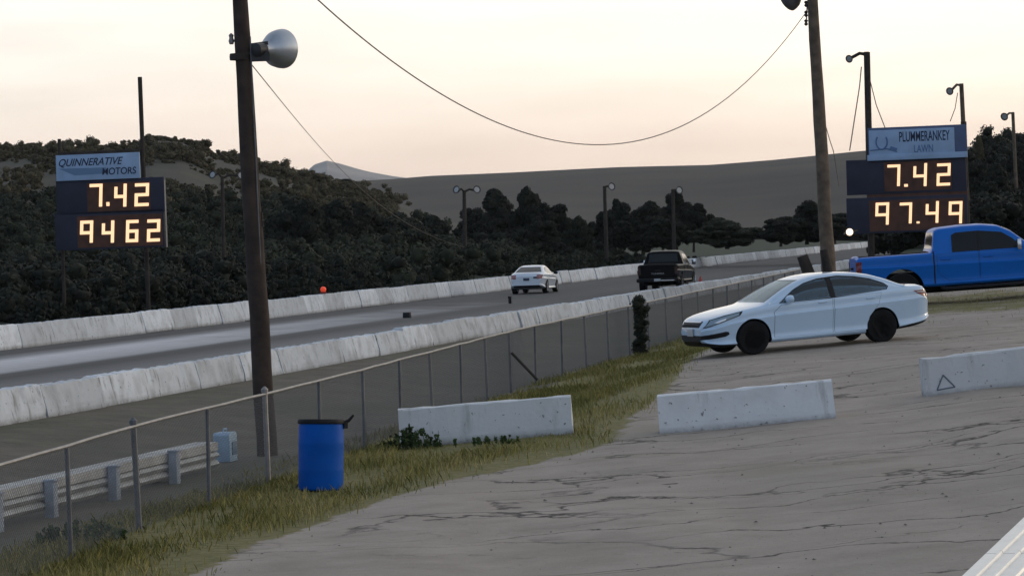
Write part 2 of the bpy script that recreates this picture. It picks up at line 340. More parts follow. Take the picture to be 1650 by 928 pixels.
def mat_foliage(name, dark, mid, light, vs=.6):
    m = bpy.data.materials.new(name); m.use_nodes = True; t = m.node_tree; b = t.nodes['Principled BSDF']; L = t.links.new
    c = N(t, 'ShaderNodeTexCoord'); g = N(t, 'ShaderNodeNewGeometry'); oi = N(t, 'ShaderNodeObjectInfo')
    n = N(t, 'ShaderNodeTexNoise'); n.inputs['Scale'].default_value = vs; n.inputs['Detail'].default_value = 3; L(c.outputs['Object'], n.inputs[0])
    a = N(t, 'ShaderNodeMath', operation='MULTIPLY_ADD'); L(g.outputs['Random Per Island'], a.inputs[0]); a.inputs[1].default_value = .28; L(n.outputs[0], a.inputs[2])
    a2 = N(t, 'ShaderNodeMath', operation='SUBTRACT'); L(a.outputs[0], a2.inputs[0]); a2.inputs[1].default_value = .14
    r = N(t, 'ShaderNodeValToRGB'); L(a2.outputs[0], r.inputs[0]); e = r.color_ramp.elements
    e[0].position, e[0].color = .3, (*dark, 1); e[1].position, e[1].color = .75, (*light, 1); x_ = e.new(.52); x_.color = (*mid, 1)
    s_ = N(t, 'ShaderNodeMapRange'); s_.inputs[3].default_value = .75; s_.inputs[4].default_value = 1.2; L(oi.outputs['Random'], s_.inputs[0])
    ml = N(t, 'ShaderNodeVectorMath', operation='SCALE'); L(r.outputs[0], ml.inputs[0]); L(s_.outputs[0], ml.inputs['Scale'])
    L(ml.outputs[0], b.inputs['Base Color']); b.inputs['Roughness'].default_value = .75; b.inputs['Specular IOR Level'].default_value = .2
    MATS[name] = m; return m

M_wood = mat('weathered_pole_wood', (.040, .026, .020), .9, var=.45, vscale=4, bump=.5, bscale=12)
M_wood2 = mat('grey_pole_wood', (.12, .088, .062), .9, var=.4, vscale=4, bump=.5, bscale=12)
M_dkwood = mat('dark_post', (.035, .027, .022), .9, var=.4, vscale=4, bump=.4)
M_galv = mat('galvanised_steel', (.25, .24, .235), .5, .7, var=.2, vscale=6)
M_dullgalv = mat('dull_fence_steel', (.13, .135, .145), .6, .5, var=.25, vscale=6)
M_wire = mat('fence_wire', (.12, .125, .135), .6, .4)
M_alum = mat('spun_aluminium', (.45, .48, .52), .38, .85, var=.12, vscale=2)
M_lampdk = mat('lamp_housing_dark', (.035, .034, .036), .5, .3)
M_cable = mat('cable_black', (.17, .14, .125), .8)
M_black = mat('matte_black', (.008, .008, .010), .6, spec=.3)
M_rubber = mat('tyre_rubber', (.009, .009, .010), .9, var=.2, spec=.25, vscale=8)
M_well = mat('wheel_well_black', (.006, .006, .007), .95, spec=.1)
M_rimblk = mat('black_rim', (.008, .008, .009), .4, .3, spec=.3)
M_rimsil = mat('silver_rim', (.55, .55, .56), .25, .9)
M_glassdk = mat('tinted_glass', (.006, .008, .010), .08, spec=.3)
M_white = mat('white_car_paint', (.48, .63, .79), .30, coat=1.0, var=.03, vscale=1.2)
M_white2 = mat('white_race_car_paint', (.66, .72, .80), .35, coat=.8, var=.03, vscale=1.2)
M_blue = mat('blue_truck_paint', (.0005, .125, .50), .38, coat=.2, spec=.2, var=.04, vscale=1.2)
M_blkpaint = mat('black_truck_paint', (.002, .002, .0025), .35, spec=.1)
M_red = mat('tail_light_red', (.16, .008, .010), .15, coat=.6)
M_pinkred = mat('tail_light_lit', (.34, .16, .16), .25)
M_lens = mat('headlight_lens', (.22, .30, .36), .12, coat=.8)
M_chrome = mat('chrome', (.62, .63, .65), .15, 1)
M_plate = mat('plate_white', (.5, .5, .5), .5)
M_seat = mat('seat_fabric', (.10, .11, .12), .9)
M_drum = mat('blue_plastic_drum', (.0005, .085, .40), .5, spec=.12, var=.14, vscale=2.5, bump=.12, bscale=8)
M_navy = mat('navy_board', (.018, .020, .040), .7, var=.3, vscale=1.2)
M_brownpanel = mat('brown_board_and_glow', (.085, .032, .018), .7, var=.35, vscale=2.5)  # brown board colour with the digits' warm glow painted in
M_digit = mat('lit_bulb_digit', (.5, .36, .25), .5, emit=(1.0, .63, .35), estr=1.2)
M_signblue = mat('sign_blue_white', (.30, .42, .60), .6, var=.12, vscale=2)
M_signbl2 = mat('sign_blue_deep', (.09, .17, .33), .6)
M_signbl3 = mat('sign_blue_frame', (.075, .105, .20), .6, var=.1)
M_signnavy = mat('sign_navy_letter', (.012, .022, .06), .6)
M_marker = mat('orange_marker', (.75, .07, .03), .5, emit=(1, .09, .03), estr=.35)
M_whitepaint = mat('white_paint', (.62, .62, .62), .6, var=.15, vscale=5)
M_bleach = mat('mill_finish_aluminium', (.74, .73, .70), .35, .5, var=.06, vscale=10)
M_post = mat('guardrail_post_paint', (.30, .34, .40), .7, var=.2, vscale=6)
M_rail = mat('guardrail_beam', (.42, .42, .41), .65, .2, var=.22, vscale=2.5)
M_palebox = mat('pale_blue_plastic', (.34, .47, .60), .55, var=.15, vscale=5)
M_paleboxdk = mat('blue_grey_plastic', (.13, .20, .29), .55)
M_lit = mat('lit_lamp', (1, .9, .8), .5, emit=(1, .74, .52), estr=1.8)
M_bark = mat('tree_bark', (.05, .038, .03), .95, var=.3)
M_kr_far = mat_barrier('far_wall_white_concrete', (.68, .71, .75), (.20, .20, .205), 1, .9)
M_kr_near = mat_barrier('near_wall_white_concrete', (.64, .67, .71), (.15, .148, .145), 2, 1.0)
M_kr_lot = mat_barrier('lot_barrier_white_concrete', (.66, .67, .68), (.30, .29, .28), 3, .6)
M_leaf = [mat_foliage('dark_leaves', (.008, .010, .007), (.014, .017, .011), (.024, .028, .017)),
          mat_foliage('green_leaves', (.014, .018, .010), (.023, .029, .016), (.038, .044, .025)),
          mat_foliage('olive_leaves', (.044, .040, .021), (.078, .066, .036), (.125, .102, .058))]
M_blade = mat_foliage('grass_blades', (.15, .145, .040), (.30, .27, .085), (.44, .37, .17), .5)
M_weed = mat_foliage('weed_leaves', (.04, .065, .022), (.07, .105, .036), (.11, .15, .06), 3)

# ------------------------------------------------------------------ ground, track
def axis_pts(segs):
    out_ = []
    for a, b_, st in segs: out_ += list(np.arange(a, b_, st))
    return np.array(out_ + [segs[-1][1]])
s_ax = axis_pts([(-300, -20, 40), (-20, 20, 2), (20, 130, .5), (130, 300, 4), (300, 1000, 50), (1000, 6000, 500)])
u_ax = axis_pts([(-3000, -200, 400), (-200, -30, 10), (-30, -5, 1), (-5, 20, .3), (20, 40, .8), (40, 120, 5), (120, 1000, 80), (1000, 3000, 400)])
SS, UU = np.meshgrid(s_ax, u_ax, indexing='ij')
X = dT.x * SS + nT.x * UU; Y = dT.y * SS + nT.y * UU; Z = ground(X, Y)
lotn = (UU < 12) & (SS > 15) & (SS < 130)
Z = Z + np.where(lotn, .018 * np.sin(X * 1.9 + Y * .35) * np.sin(Y * .45 - X * .6) + .012 * np.sin(X * .7 + 2) * np.cos(Y * .21), 0)
Z = np.where((UU > U_NEAR - .1) & (UU < U_FAR + .2), -.03, Z)
ni, nj = SS.shape; idx = np.arange(ni * nj).reshape(ni, nj)
quads = np.stack([idx[:-1, :-1], idx[1:, :-1], idx[1:, 1:], idx[:-1, 1:]], -1).reshape(-1, 4)[:, ::-1]
gme = np_mesh('ground', np.stack([X, Y, Z], -1).reshape(-1, 3), quads, 4)
# edge of the grass on the lot side, traced on the ground
EDGE = [(180, 975), (300, 930), (420, 872), (600, 812), (720, 775), (880, 742), (985, 712), (1020, 672), (1075, 630), (1100, 590), (1135, 566), (1200, 545), (1330, 500)]
edge_su = sorted([(us(p.x, p.y)[1], us(p.x, p.y)[0]) for p in (hitg(*e_) for e_ in EDGE)])
es = np.array([a for a, _ in edge_su]); eu = np.array([b_ for _, b_ in edge_su])
u_edge = np.interp(SS, es, eu)
m_grass = sm(-.35, .35, UU - u_edge) * (1 - sm(11.2, 12.4, UU)) * (SS < 140)
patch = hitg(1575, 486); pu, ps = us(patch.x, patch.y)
m_grass = np.maximum(m_grass, np.clip(1.15 - np.sqrt(((UU - pu) / 6) ** 2 + ((SS - ps) / 8) ** 2), 0, .62))  # dry grass patch, also darkening the ground below the blue pickup as painted shadow

m_earth = sm(11, 12.2, UU)
m_field = np.maximum(sm(U_FAR, U_FAR + .6, UU), sm(150, 200, SS)); m_field = np.maximum(m_field, (UU < 11.5) * sm(88, 98, SS))
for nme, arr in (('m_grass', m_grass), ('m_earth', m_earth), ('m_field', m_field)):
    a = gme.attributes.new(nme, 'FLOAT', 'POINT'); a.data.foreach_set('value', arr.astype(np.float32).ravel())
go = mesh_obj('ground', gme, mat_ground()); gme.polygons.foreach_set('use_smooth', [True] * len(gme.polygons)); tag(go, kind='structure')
# track: object space x across (u), y along (s)
tme = MB(); ts = list(range(-100, 200, 10)) + list(range(200, 1001, 50))
for a, b_ in zip(ts[:-1], ts[1:]): tme.add([(U_NEAR, a, 0), (U_FAR, a, 0), (U_FAR, b_, 0), (U_NEAR, b_, 0)], [(0, 1, 2, 3)])
tr = tme.build('race_track', mat_track(), smooth=None); tag(tr, kind='structure')
tr.matrix_world = Matrix(((nT.x, dT.x, 0, 0), (nT.y, dT.y, 0, 0), (0, 0, 1, 0), (0, 0, 0, 1)))

# ------------------------------------------------------------------ hills (real distance, real depth)
def hor(px): return 464 - 81 - (px - 825) * math.tan(ROLL)
def hill(name, prof, D0, D1, z0, mt, rough, cols, rows=40, back=.5, freq=1.0):
    pxs = np.linspace(prof[0][0], prof[-1][0], cols); pr = np.interp(pxs, [p[0] for p in prof], [p[1] for p in prof])
    ts_ = np.linspace(0, 1 + back, rows); V = []
    ph = rng.uniform(0, 6, 12)
    for px, py in zip(pxs, pr):
        zr = EYE + (hor(px) - py) / F_PX * D1
        for t in ts_:
            D = D0 + (D1 - D0) * t; k = sm(0, 1, t) if t <= 1 else 1 - .8 * sm(1, 1 + back, t)
            X_ = (px - 825) / F_PX * D
            nz = sum(math.sin(X_ * freq * (.011 * 1.7 ** i) + ph[i] + D * freq * .006 * 1.5 ** i) * .6 ** i for i in range(6)) * rough
            V.append((X_, D, z0 + (zr - z0) * k + nz * k * (1 - k) * 2.5 + nz * .12 * (t > .05)))
    id_ = np.arange(cols * rows).reshape(cols, rows)
    q = np.stack([id_[:-1, :-1], id_[1:, :-1], id_[1:, 1:], id_[:-1, 1:]], -1).reshape(-1, 4)
    me = np_mesh(name, V, q, 4); o = mesh_obj(name, me, mt); me.polygons.foreach_set('use_smooth', [True] * len(me.polygons)); tag(o, kind='structure')
    return pxs, pr
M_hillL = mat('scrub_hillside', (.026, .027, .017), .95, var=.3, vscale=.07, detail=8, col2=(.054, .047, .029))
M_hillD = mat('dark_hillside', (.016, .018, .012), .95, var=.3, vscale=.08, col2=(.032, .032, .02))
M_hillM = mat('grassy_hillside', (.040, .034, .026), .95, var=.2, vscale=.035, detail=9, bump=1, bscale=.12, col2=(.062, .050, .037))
M_mtn = mat('rocky_mountain', (.30, .28, .265), .95, var=.25, vscale=.008, bump=1, bscale=.05)  # pale base colour carries part of the distance haze
PL = [(-400, 275), (-100, 258), (0, 252), (45, 248), (90, 251), (130, 248), (200, 246), (228, 238), (245, 232), (300, 234), (330, 246), (350, 258), (390, 267), (440, 282), (480, 292), (520, 302), (570, 312), (620, 322), (700, 348), (780, 374), (860, 396), (900, 402)]
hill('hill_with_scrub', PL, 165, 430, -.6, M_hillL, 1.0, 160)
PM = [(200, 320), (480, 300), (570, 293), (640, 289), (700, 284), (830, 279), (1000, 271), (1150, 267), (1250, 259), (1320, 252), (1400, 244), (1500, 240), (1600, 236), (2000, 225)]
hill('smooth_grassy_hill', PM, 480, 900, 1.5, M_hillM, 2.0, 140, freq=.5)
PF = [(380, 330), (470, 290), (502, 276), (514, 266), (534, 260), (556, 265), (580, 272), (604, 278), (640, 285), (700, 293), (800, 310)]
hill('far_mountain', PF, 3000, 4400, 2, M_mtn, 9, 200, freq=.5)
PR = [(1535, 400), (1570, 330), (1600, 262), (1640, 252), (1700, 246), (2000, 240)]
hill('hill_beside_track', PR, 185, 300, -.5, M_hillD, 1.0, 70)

# ------------------------------------------------------------------ haze
hz = MB().box((0, 2200, 62), (5200, 4900, 134)).build('haze', None, smooth=None); hz.data.materials.clear()
hm = bpy.data.materials.new('haze_air'); hm.use_nodes = True; hm.node_tree.nodes.clear()
ho = N(hm.node_tree, 'ShaderNodeOutputMaterial'); hv = N(hm.node_tree, 'ShaderNodeVolumePrincipled')
hv.inputs['Color'].default_value = (.86, .86, .88, 1); hv.inputs['Density'].default_value = .00005; hv.inputs['Anisotropy'].default_value = .2
hm.node_tree.links.new(hv.outputs[0], ho.inputs['Volume']); hz.data.materials.append(hm); tag(hz, kind='stuff')

# ------------------------------------------------------------------ trees
def leaf_quads(centres, normals_r, n_per, rad, size, r_):
    """n_per small tilted quads round each clump centre"""
    C_ = np.repeat(np.asarray(centres), n_per, 0); k = len(C_)
    rr = np.repeat(np.asarray(rad), n_per)[:, None]
    d = r_.normal(size=(k, 3)); d /= np.linalg.norm(d, axis=1)[:, None]
    p = C_ + d * rr * (r_.random((k, 1)) ** .45)
    a = r_.normal(size=(k, 3)); a /= np.linalg.norm(a, axis=1)[:, None]
    b = np.cross(a, r_.normal(size=(k, 3))); b /= np.linalg.norm(b, axis=1)[:, None]
    sz = size * r_.uniform(.6, 1.35, (k, 1))
    V = np.stack([p - a * sz, p + b * sz * .55, p + a * sz, p - b * sz * .55], 1).reshape(-1, 3)
    return V, np.arange(4 * k).reshape(-1, 4)
def crown_mesh(seed, lobes, n_cl, n_per, leaf):
    """unit tree: trunk foot at 0, total height 1; lobes: (x, y, z, rx, rz)"""
    r_ = np.random.default_rng(seed); cs = []; rs = []
    for (x0, y0, z0, rx, rz) in lobes:
        m_ = max(3, int(n_cl * rx * rx * rz / sum(l[3] ** 2 * l[4] for l in lobes)))
        d = r_.normal(size=(m_, 3)); d /= np.linalg.norm(d, axis=1)[:, None]; rad = r_.random((m_, 1)) ** .35
        c = d * rad * np.array([rx, rx, rz]) + np.array([x0, y0, z0]); cs.append(c); rs.append(r_.uniform(.05, .10, m_))
    return np_mesh('crown', *leaf_quads(np.vstack(cs), None, n_per, np.concatenate(rs), leaf, r_), 4)
def trunk_mesh(seed, lobes):
    r_ = random.Random(seed); mb = MB(); z1 = min(l[2] for l in lobes)
    mb.tube([(0, 0, -.03), (.01, 0, z1 * .5), (.0, .01, z1)], [.035, .026, .02], 7)
    for l in lobes: mb.tube([(0, 0, z1 * r_.uniform(.4, .9)), (l[0] * .6, l[1] * .6, (z1 * .8 + l[2]) / 2), (l[0], l[1], l[2] + l[4] * .3)], [.018, .012, .004], 5)
    return mb.mesh('trunk')
def ico(sub):
    bm = bmesh.new(); bmesh.ops.create_icosphere(bm, subdivisions=sub, radius=1); bm.verts.ensure_lookup_table()
    v = np.array([q.co[:] for q in bm.verts]); f = np.array([[q.index for q in fc.verts] for fc in bm.faces]); bm.free(); return v, f
ICO = {1: ico(1), 2: ico(2)}
def lumps(name, centres, radii, r_, sub=1, leaf=.1, n_leaf=30, squash=.85):
    """soft masses: uneven rounded cores, their outlines broken by leaf clusters"""
    c = np.asarray(centres, float); r = np.asarray(radii, float); k = len(c); bv, bf = ICO[sub]; nv = len(bv)
    ph = r_.uniform(0, 6.28, (k, 3)); fr = r_.uniform(1.8, 3.6, (k, 3))
    d = 1 + .20 * np.sin(bv[None, :, 0] * fr[:, 0:1] + ph[:, 0:1]) * np.sin(bv[None, :, 1] * fr[:, 1:2] + ph[:, 1:2]) + .12 * np.sin(bv[None, :, 2] * fr[:, 2:3] * 1.7 + ph[:, 2:3]) + r_.normal(size=(k, nv)) * .05
    V = c[:, None, :] + bv[None] * d[..., None] * (r[:, None, None] * .80) * np.array([1, 1, squash])
    F_ = (bf[None] + (np.arange(k) * nv)[:, None, None]).reshape(-1, 3); V = V.reshape(-1, 3)
    q = r_.normal(size=(k, n_leaf, 3)); q[..., 2] = np.where(q[..., 2] < -.4, -q[..., 2], q[..., 2]); q /= np.linalg.norm(q, axis=2)[..., None]
    p = (c[:, None, :] + q * r[:, None, None] * r_.uniform(.72, 1.15, (k, n_leaf, 1)) * np.array([1, 1, squash])).reshape(-1, 3); m_ = len(p)
    nrm = q.reshape(-1, 3) + r_.normal(size=(m_, 3)) * .45; nrm /= np.linalg.norm(nrm, axis=1)[:, None]      # leaf sprays face outwards
    a = np.cross(nrm, r_.normal(size=(m_, 3))); a /= np.linalg.norm(a, axis=1)[:, None]; b = np.cross(nrm, a)
    sz = leaf * r_.uniform(.5, 1.5, (m_, 1)); L_ = np.stack([p - a * sz - b * sz * .5, p + a * sz - b * sz * .5, p + b * sz], 1).reshape(-1, 3)
    me = np_mesh(name, np.vstack([V, L_]), np.vstack([F_, np.arange(3 * m_).reshape(-1, 3) + len(V)]), 3)
    me.polygons.foreach_set('use_smooth', [True] * len(F_) + [False] * m_); return me
def crown_lumps(seed, lobes):
    r_ = np.random.default_rng(seed); cs = []; rs = []
    for (x0, y0, z0, rx, rz) in lobes:
        m_ = int(12 + 170 * rx * rz)
        d = r_.normal(size=(m_, 3)); d /= np.linalg.norm(d, axis=1)[:, None]; c = d * (r_.random((m_, 1)) ** .45) * np.array([rx, rx, rz]) * .84 + np.array([x0, y0, z0]); cs.append(c); rs.append(r_.uniform(.07, .13, m_))
    return lumps('crown', np.vstack(cs), np.concatenate(rs), r_, 2, .020, 260)
LOBES = [
    [(0, 0, .62, .34, .36), (-.24, .05, .45, .26, .26), (.25, -.05, .5, .26, .28), (.05, .1, .3, .3, .2)],
    [(0, 0, .7, .24, .29), (-.18, 0, .5, .24, .24), (.16, .1, .42, .28, .25), (-.05, -.1, .25, .28, .18)],
    [(-.1, 0, .66, .28, .26), (.28, 0, .60, .22, .2), (.0, .1, .40, .4, .22), (-.34, 0, .42, .2, .2), (.1, 0, .22, .35, .16)],
    [(0, 0, .55, .42, .3), (.3, .1, .42, .3, .26), (-.3, -.1, .4, .3, .25), (.1, 0, .8, .16, .18), (0, 0, .2, .45, .15)],
]
PROTO = []
for i, lb in enumerate(LOBES):
    PROTO.append((crown_lumps(20 + i, lb), trunk_mesh(30 + i, lb)))
def tree(name, px, py_top, py_base, D, wid, kind, leafm, label, group=None, cat='tree'):
    """top, base line and width given as seen in the photo, D metres away"""
    top, bot = at(px, py_top, D), at(px, py_base, D); h = top.z - bot.z; wd = wid / F_PX * D
    e_ = empty(name, (bot.x, D, bot.z), random.uniform(0, 6.28), label, cat, group)
    cme, tme_ = PROTO[kind]
    sx = wd / .74
    for nm, me, mt in (('crown', cme, leafm), ('trunk', tme_, M_bark)):
        o = link(bpy.data.objects.new(nm, me), e_)
        if not me.materials: me.materials.append(None)
        o.material_slots[0].link = 'OBJECT'; o.material_slots[0].material = mt
    e_.scale = (sx, sx, h / .98)
    return e_
GW = 'trees beyond the far wall'
TREES = [  # px, top, base, D, width, kind, leaf, label
 (856, 298, 425, 255, 62, 1, 0, 'tall rounded dark tree, highest crown of the clump between the two nearest lamp posts'),
 (893, 322, 425, 250, 60, 0, 0, 'dark round tree just right of the tallest crown in the middle clump'),
 (812, 309, 428, 258, 88, 3, 0, 'broad dark tree directly right of the twin lamp post'),
 (775, 330, 432, 262, 70, 2, 0, 'dark tree standing behind the twin lamp post in mid field'),
 (868, 352, 428, 240, 66, 2, 0, 'low dark tree in front of the tallest crown of the middle clump'),
 (935, 346, 420, 246, 46, 1, 1, 'small greener tree in the gap left of the single lamp post'),
 (1003, 318, 408, 258, 44, 1, 0, 'dark tree with a pointed top right of the single lamp post'),
 (985, 334, 410, 262, 52, 0, 0, 'dark tree partly behind the single lamp post'),
 (1036, 328, 408, 256, 74, 3, 0, 'wide flat-topped dark tree between the single lamp post and the tall right-hand tree'),
 (1091, 303, 402, 252, 52, 1, 0, 'tall dark tree with a floodlight showing at its crown'),
 (1118, 322, 404, 250, 52, 0, 0, 'dark tree leaning right beside the one with a floodlight at its crown'),
 (1068, 345, 406, 245, 60, 2, 0, 'low dark tree at the foot of the tall floodlit crown'),
 (1172, 352, 400, 240, 86, 3, 1, 'pale green low bush standing alone right of the dark clump'),
 (1300, 326, 392, 240, 80, 3, 0, 'wide dark tree behind the right wooden pole'),
 (1258, 350, 396, 236, 60, 2, 0, 'low dark tree left of the wide one behind the right wooden pole'),
 (1345, 340, 392, 232, 64, 0, 0, 'dark tree between the right wooden pole and the right scoreboard'),
 (712, 350, 438, 255, 80, 3, 0, 'dark rounded tree left of the twin lamp post'),
 (655, 352, 442, 245, 84, 0, 0, 'broad dark tree midway between the orange marker and the twin lamp post'),
 (600, 330, 448, 235, 96, 3, 0, 'large dark tree above and right of the orange marker'),
 (548, 318, 452, 230, 96, 1, 0, 'large dark tree directly above the orange marker'),
 (722, 408, 446, 185, 40, 2, 1, 'small green bush on the slope near the far wall'),
 (486, 312, 456, 225, 92, 0, 0, 'large dark tree right of the left wooden pole'),
 (1575, 252, 380, 230, 70, 0, 0, 'dark tree directly right of the right scoreboard'),
 (1612, 268, 382, 215, 80, 3, 0, 'broad dark tree above the cab of the blue pickup'),
 (1648, 244, 382, 235, 70, 1, 0, 'dark tree at the foot of the farthest right-hand lamp post'),
 (1480, 372, 412, 145, 70, 2, 0, 'dark bush behind the bed of the blue pickup'),
 (1578, 216, 262, 262, 16, 1, 2, 'thin wispy tree standing against the sky right of the scoreboard'),
]
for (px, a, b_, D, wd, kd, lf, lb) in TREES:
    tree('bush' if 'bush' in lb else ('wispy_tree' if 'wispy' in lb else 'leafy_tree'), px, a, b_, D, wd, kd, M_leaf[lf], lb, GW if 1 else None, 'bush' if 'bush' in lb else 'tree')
# ridge trees on the left hill, against the sky
RID = [(48, 229, 252, 40, 2, 'leafy tree on the skyline left of the left scoreboard'), (30, 236, 254, 28, 0, 'small shrubby tree lowest on the skyline at the left end of the ridge'),
       (150, 234, 252, 46, 3, 'low spreading tree on the ridge above the left scoreboard sign'), (185, 232, 250, 40, 2, 'ridge tree just left of the tall scoreboard post'),
       (262, 219, 244, 78, 3, 'large spreading tree on the highest point of the left ridge'), (306, 226, 246, 46, 2, 'small flat tree right of the large one on the highest point of the ridge'),
       (244, 221, 246, 40, 0, 'rounded tree beside the tall left scoreboard post on the ridge'),
       (452, 270, 284, 40, 2, 'low shrubby tree on the slope right of the left wooden pole'), (505, 280, 294, 40, 3, 'small dark tree on the skyline at the foot of the pale mountain'), (552, 288, 299, 40, 2, 'small dark tree where the guide cable meets the ridge')]
for (px, a, b_, wd, kd, lb) in RID: tree('ridge_tree', px, a, b_, 425, wd, kd, M_leaf[2 if px < 400 else 0], lb, 'trees along the left ridge')
# scrub covering the left hillside: one far-off mass
def scrub(name, prof, D0, D1, z0, n, size, leafm, px0, px1, seed, tmin=0, tmax=1, leaf=.1, nl=30, clus=0.0):
    r_ = np.random.default_rng(seed); cs = []; rs = []
    for i in range(n):
        px = r_.uniform(px0, px1); t = tmin + (tmax - tmin) * r_.random(); D = D0 + (D1 - D0) * t; X_ = (px - 825) / F_PX * D
        if clus and math.sin(X_ * .21 + 1.7 * math.sin(D * .05)) + math.sin(D * .11 + X_ * .13) < clus: continue
        zr = EYE + (hor(px) - np.interp(px, [p[0] for p in prof], [p[1] for p in prof])) / F_PX * D1
        h = size * r_.uniform(.45, 1.3) ** 1.3; zz = z0 + (zr - z0) * float(sm(0, 1, t))
        for q in range(7): cs.append((X_ + r_.normal() * h * .5, D + r_.normal() * h * .5, zz + h * r_.uniform(.0, .78))); rs.append(min(.7, h * r_.uniform(.16, .34)))
    o = mesh_obj(name, lumps(name, cs, rs, r_, 1, leaf, nl), leafm); tag(o, kind='stuff'); return o
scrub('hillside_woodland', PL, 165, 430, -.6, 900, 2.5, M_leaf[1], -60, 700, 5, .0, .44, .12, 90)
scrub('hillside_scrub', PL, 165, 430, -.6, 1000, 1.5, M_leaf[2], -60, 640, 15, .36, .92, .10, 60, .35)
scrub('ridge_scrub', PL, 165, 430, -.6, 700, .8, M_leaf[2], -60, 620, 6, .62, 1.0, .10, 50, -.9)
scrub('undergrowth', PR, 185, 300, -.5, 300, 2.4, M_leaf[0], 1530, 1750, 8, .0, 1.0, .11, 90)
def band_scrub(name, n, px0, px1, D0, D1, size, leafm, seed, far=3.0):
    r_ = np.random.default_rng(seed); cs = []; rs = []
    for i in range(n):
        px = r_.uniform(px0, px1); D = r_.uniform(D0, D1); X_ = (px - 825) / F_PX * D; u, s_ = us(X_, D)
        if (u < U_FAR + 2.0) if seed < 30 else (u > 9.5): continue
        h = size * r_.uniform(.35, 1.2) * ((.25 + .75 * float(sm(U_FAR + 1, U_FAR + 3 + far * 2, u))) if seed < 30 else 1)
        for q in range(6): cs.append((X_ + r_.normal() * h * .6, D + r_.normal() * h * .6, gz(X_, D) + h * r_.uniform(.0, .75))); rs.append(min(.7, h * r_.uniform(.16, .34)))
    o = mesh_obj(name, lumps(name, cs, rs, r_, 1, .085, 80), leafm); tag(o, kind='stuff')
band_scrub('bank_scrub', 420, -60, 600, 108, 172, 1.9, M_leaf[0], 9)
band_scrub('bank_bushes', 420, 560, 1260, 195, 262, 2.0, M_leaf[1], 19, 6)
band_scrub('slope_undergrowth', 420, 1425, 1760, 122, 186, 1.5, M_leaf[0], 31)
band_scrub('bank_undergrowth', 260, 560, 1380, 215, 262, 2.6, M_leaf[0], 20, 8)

# ------------------------------------------------------------------ concrete walls
def krail(L_, H_, wb, wt, seed, chip=.012):
    """barrier section along x, foot at z=0, sloped faces, worn edges"""
    prof = [(-wb / 2, 0), (-wb / 2, H_ * .10), (-(wb * .42 + wt * .08), H_ * .32), (-wt / 2 - .01, H_ * .97), (-wt / 2 + .02, H_), (wt / 2 - .02, H_), (wt / 2 + .01, H_ * .97), (wb * .42 + wt * .08, H_ * .32), (wb / 2, H_ * .10), (wb / 2, 0)]
    r_ = random.Random(seed); nx = max(6, int(L_ / .18)); xs = [-L_ / 2 + L_ * i / nx for i in range(nx + 1)]
    mb = MB(); vs = []; n = len(prof)
    for i, x_ in enumerate(xs):
        end = i in (0, nx)
        for y_, z_ in prof:
            k = chip * (2.0 if (z_ > H_ * .9 or end) else 1)
            vs.append((x_ + (r_.uniform(-k, k) if end else 0), y_ + r_.uniform(-k, k) * .6, z_ - (r_.random() ** 3) * k * (2 if z_ > H_ * .9 else 0)))
    fs = [(i * n + k, (i + 1) * n + k, (i + 1) * n + (k + 1) % n, i * n + (k + 1) % n) for i in range(nx) for k in range(n)]
    fs += [tuple(range(n)), tuple(range((nx + 1) * n - 1, nx * n - 1, -1))]
    mb.add(vs, fs); return mb.mesh('barrier_section')
rzT = math.atan2(dT.y, dT.x)
far_v = [krail(2.96, .74, .55, .22, i) for i in range(5)]; near_v = [krail(2.92, .60, .50, .24, 50 + i) for i in range(5)]
for me in far_v: me.materials.append(M_kr_far)
for me in near_v: me.materials.append(M_kr_near)
for vs_, u_, s0, n_, lb, gp, zz in ((far_v, U_FAR + .15, 60, 130, 'white concrete barrier section in the far wall of the race track', 'concrete sections of the far track wall', 0),
                                    (near_v, U_NEAR - .15, 34, 58, 'scuffed white concrete barrier section in the near wall of the race track', 'concrete sections of the near track wall', -.03)):
    for i in range(n_):
        o = link(bpy.data.objects.new('barrier_section', vs_[random.randrange(5)]))
        p = su(s0 + i * 3.0, u_ + random.uniform(-.03, .03)); o.location = (p.x, p.y, zz + random.uniform(-.03, .02))
        o.rotation_euler = (0, random.uniform(-.004, .004), rzT + random.uniform(-.02, .02)); tag(o, lb, 'barrier', gp)
# the three loose barriers on the lot
def lot_barrier(pl, px_r, yaw, H_, label, seed):
    a = hitg(*pl); L_ = (px_r - pl[0]) / F_PX * a.y; dx = Vector((math.cos(yaw), math.sin(yaw), 0)); n_ = Vector((-dx.y, dx.x, 0))
    a = a + n_ * .20; b_ = a + dx * L_; za, zb_ = gz(a.x, a.y), gz(b_.x, b_.y)
    o = mesh_obj('concrete_barrier', krail(L_, H_, .40, .31, seed, .006), M_kr_lot)
    o.location = ((a.x + b_.x) / 2, (a.y + b_.y) / 2, (za + zb_) / 2 - .03); o.rotation_euler = (0, -math.atan2(zb_ - za, L_), yaw)
    tag(o, label, 'barrier', 'loose concrete barriers on the lot'); return o
lb1 = lot_barrier((645, 720), 925, R(-2), .60, 'white concrete barrier with weeds growing against its left end, on the grass verge', 201)
lb2 = lot_barrier((1064, 700), 1347, R(-3), .60, 'white concrete barrier standing on bare asphalt in front of the white sedan', 202)
lb3 = lot_barrier((1493, 640), 1780, R(2), .62, 'white concrete barrier with a triangle drawn near its left end', 203)
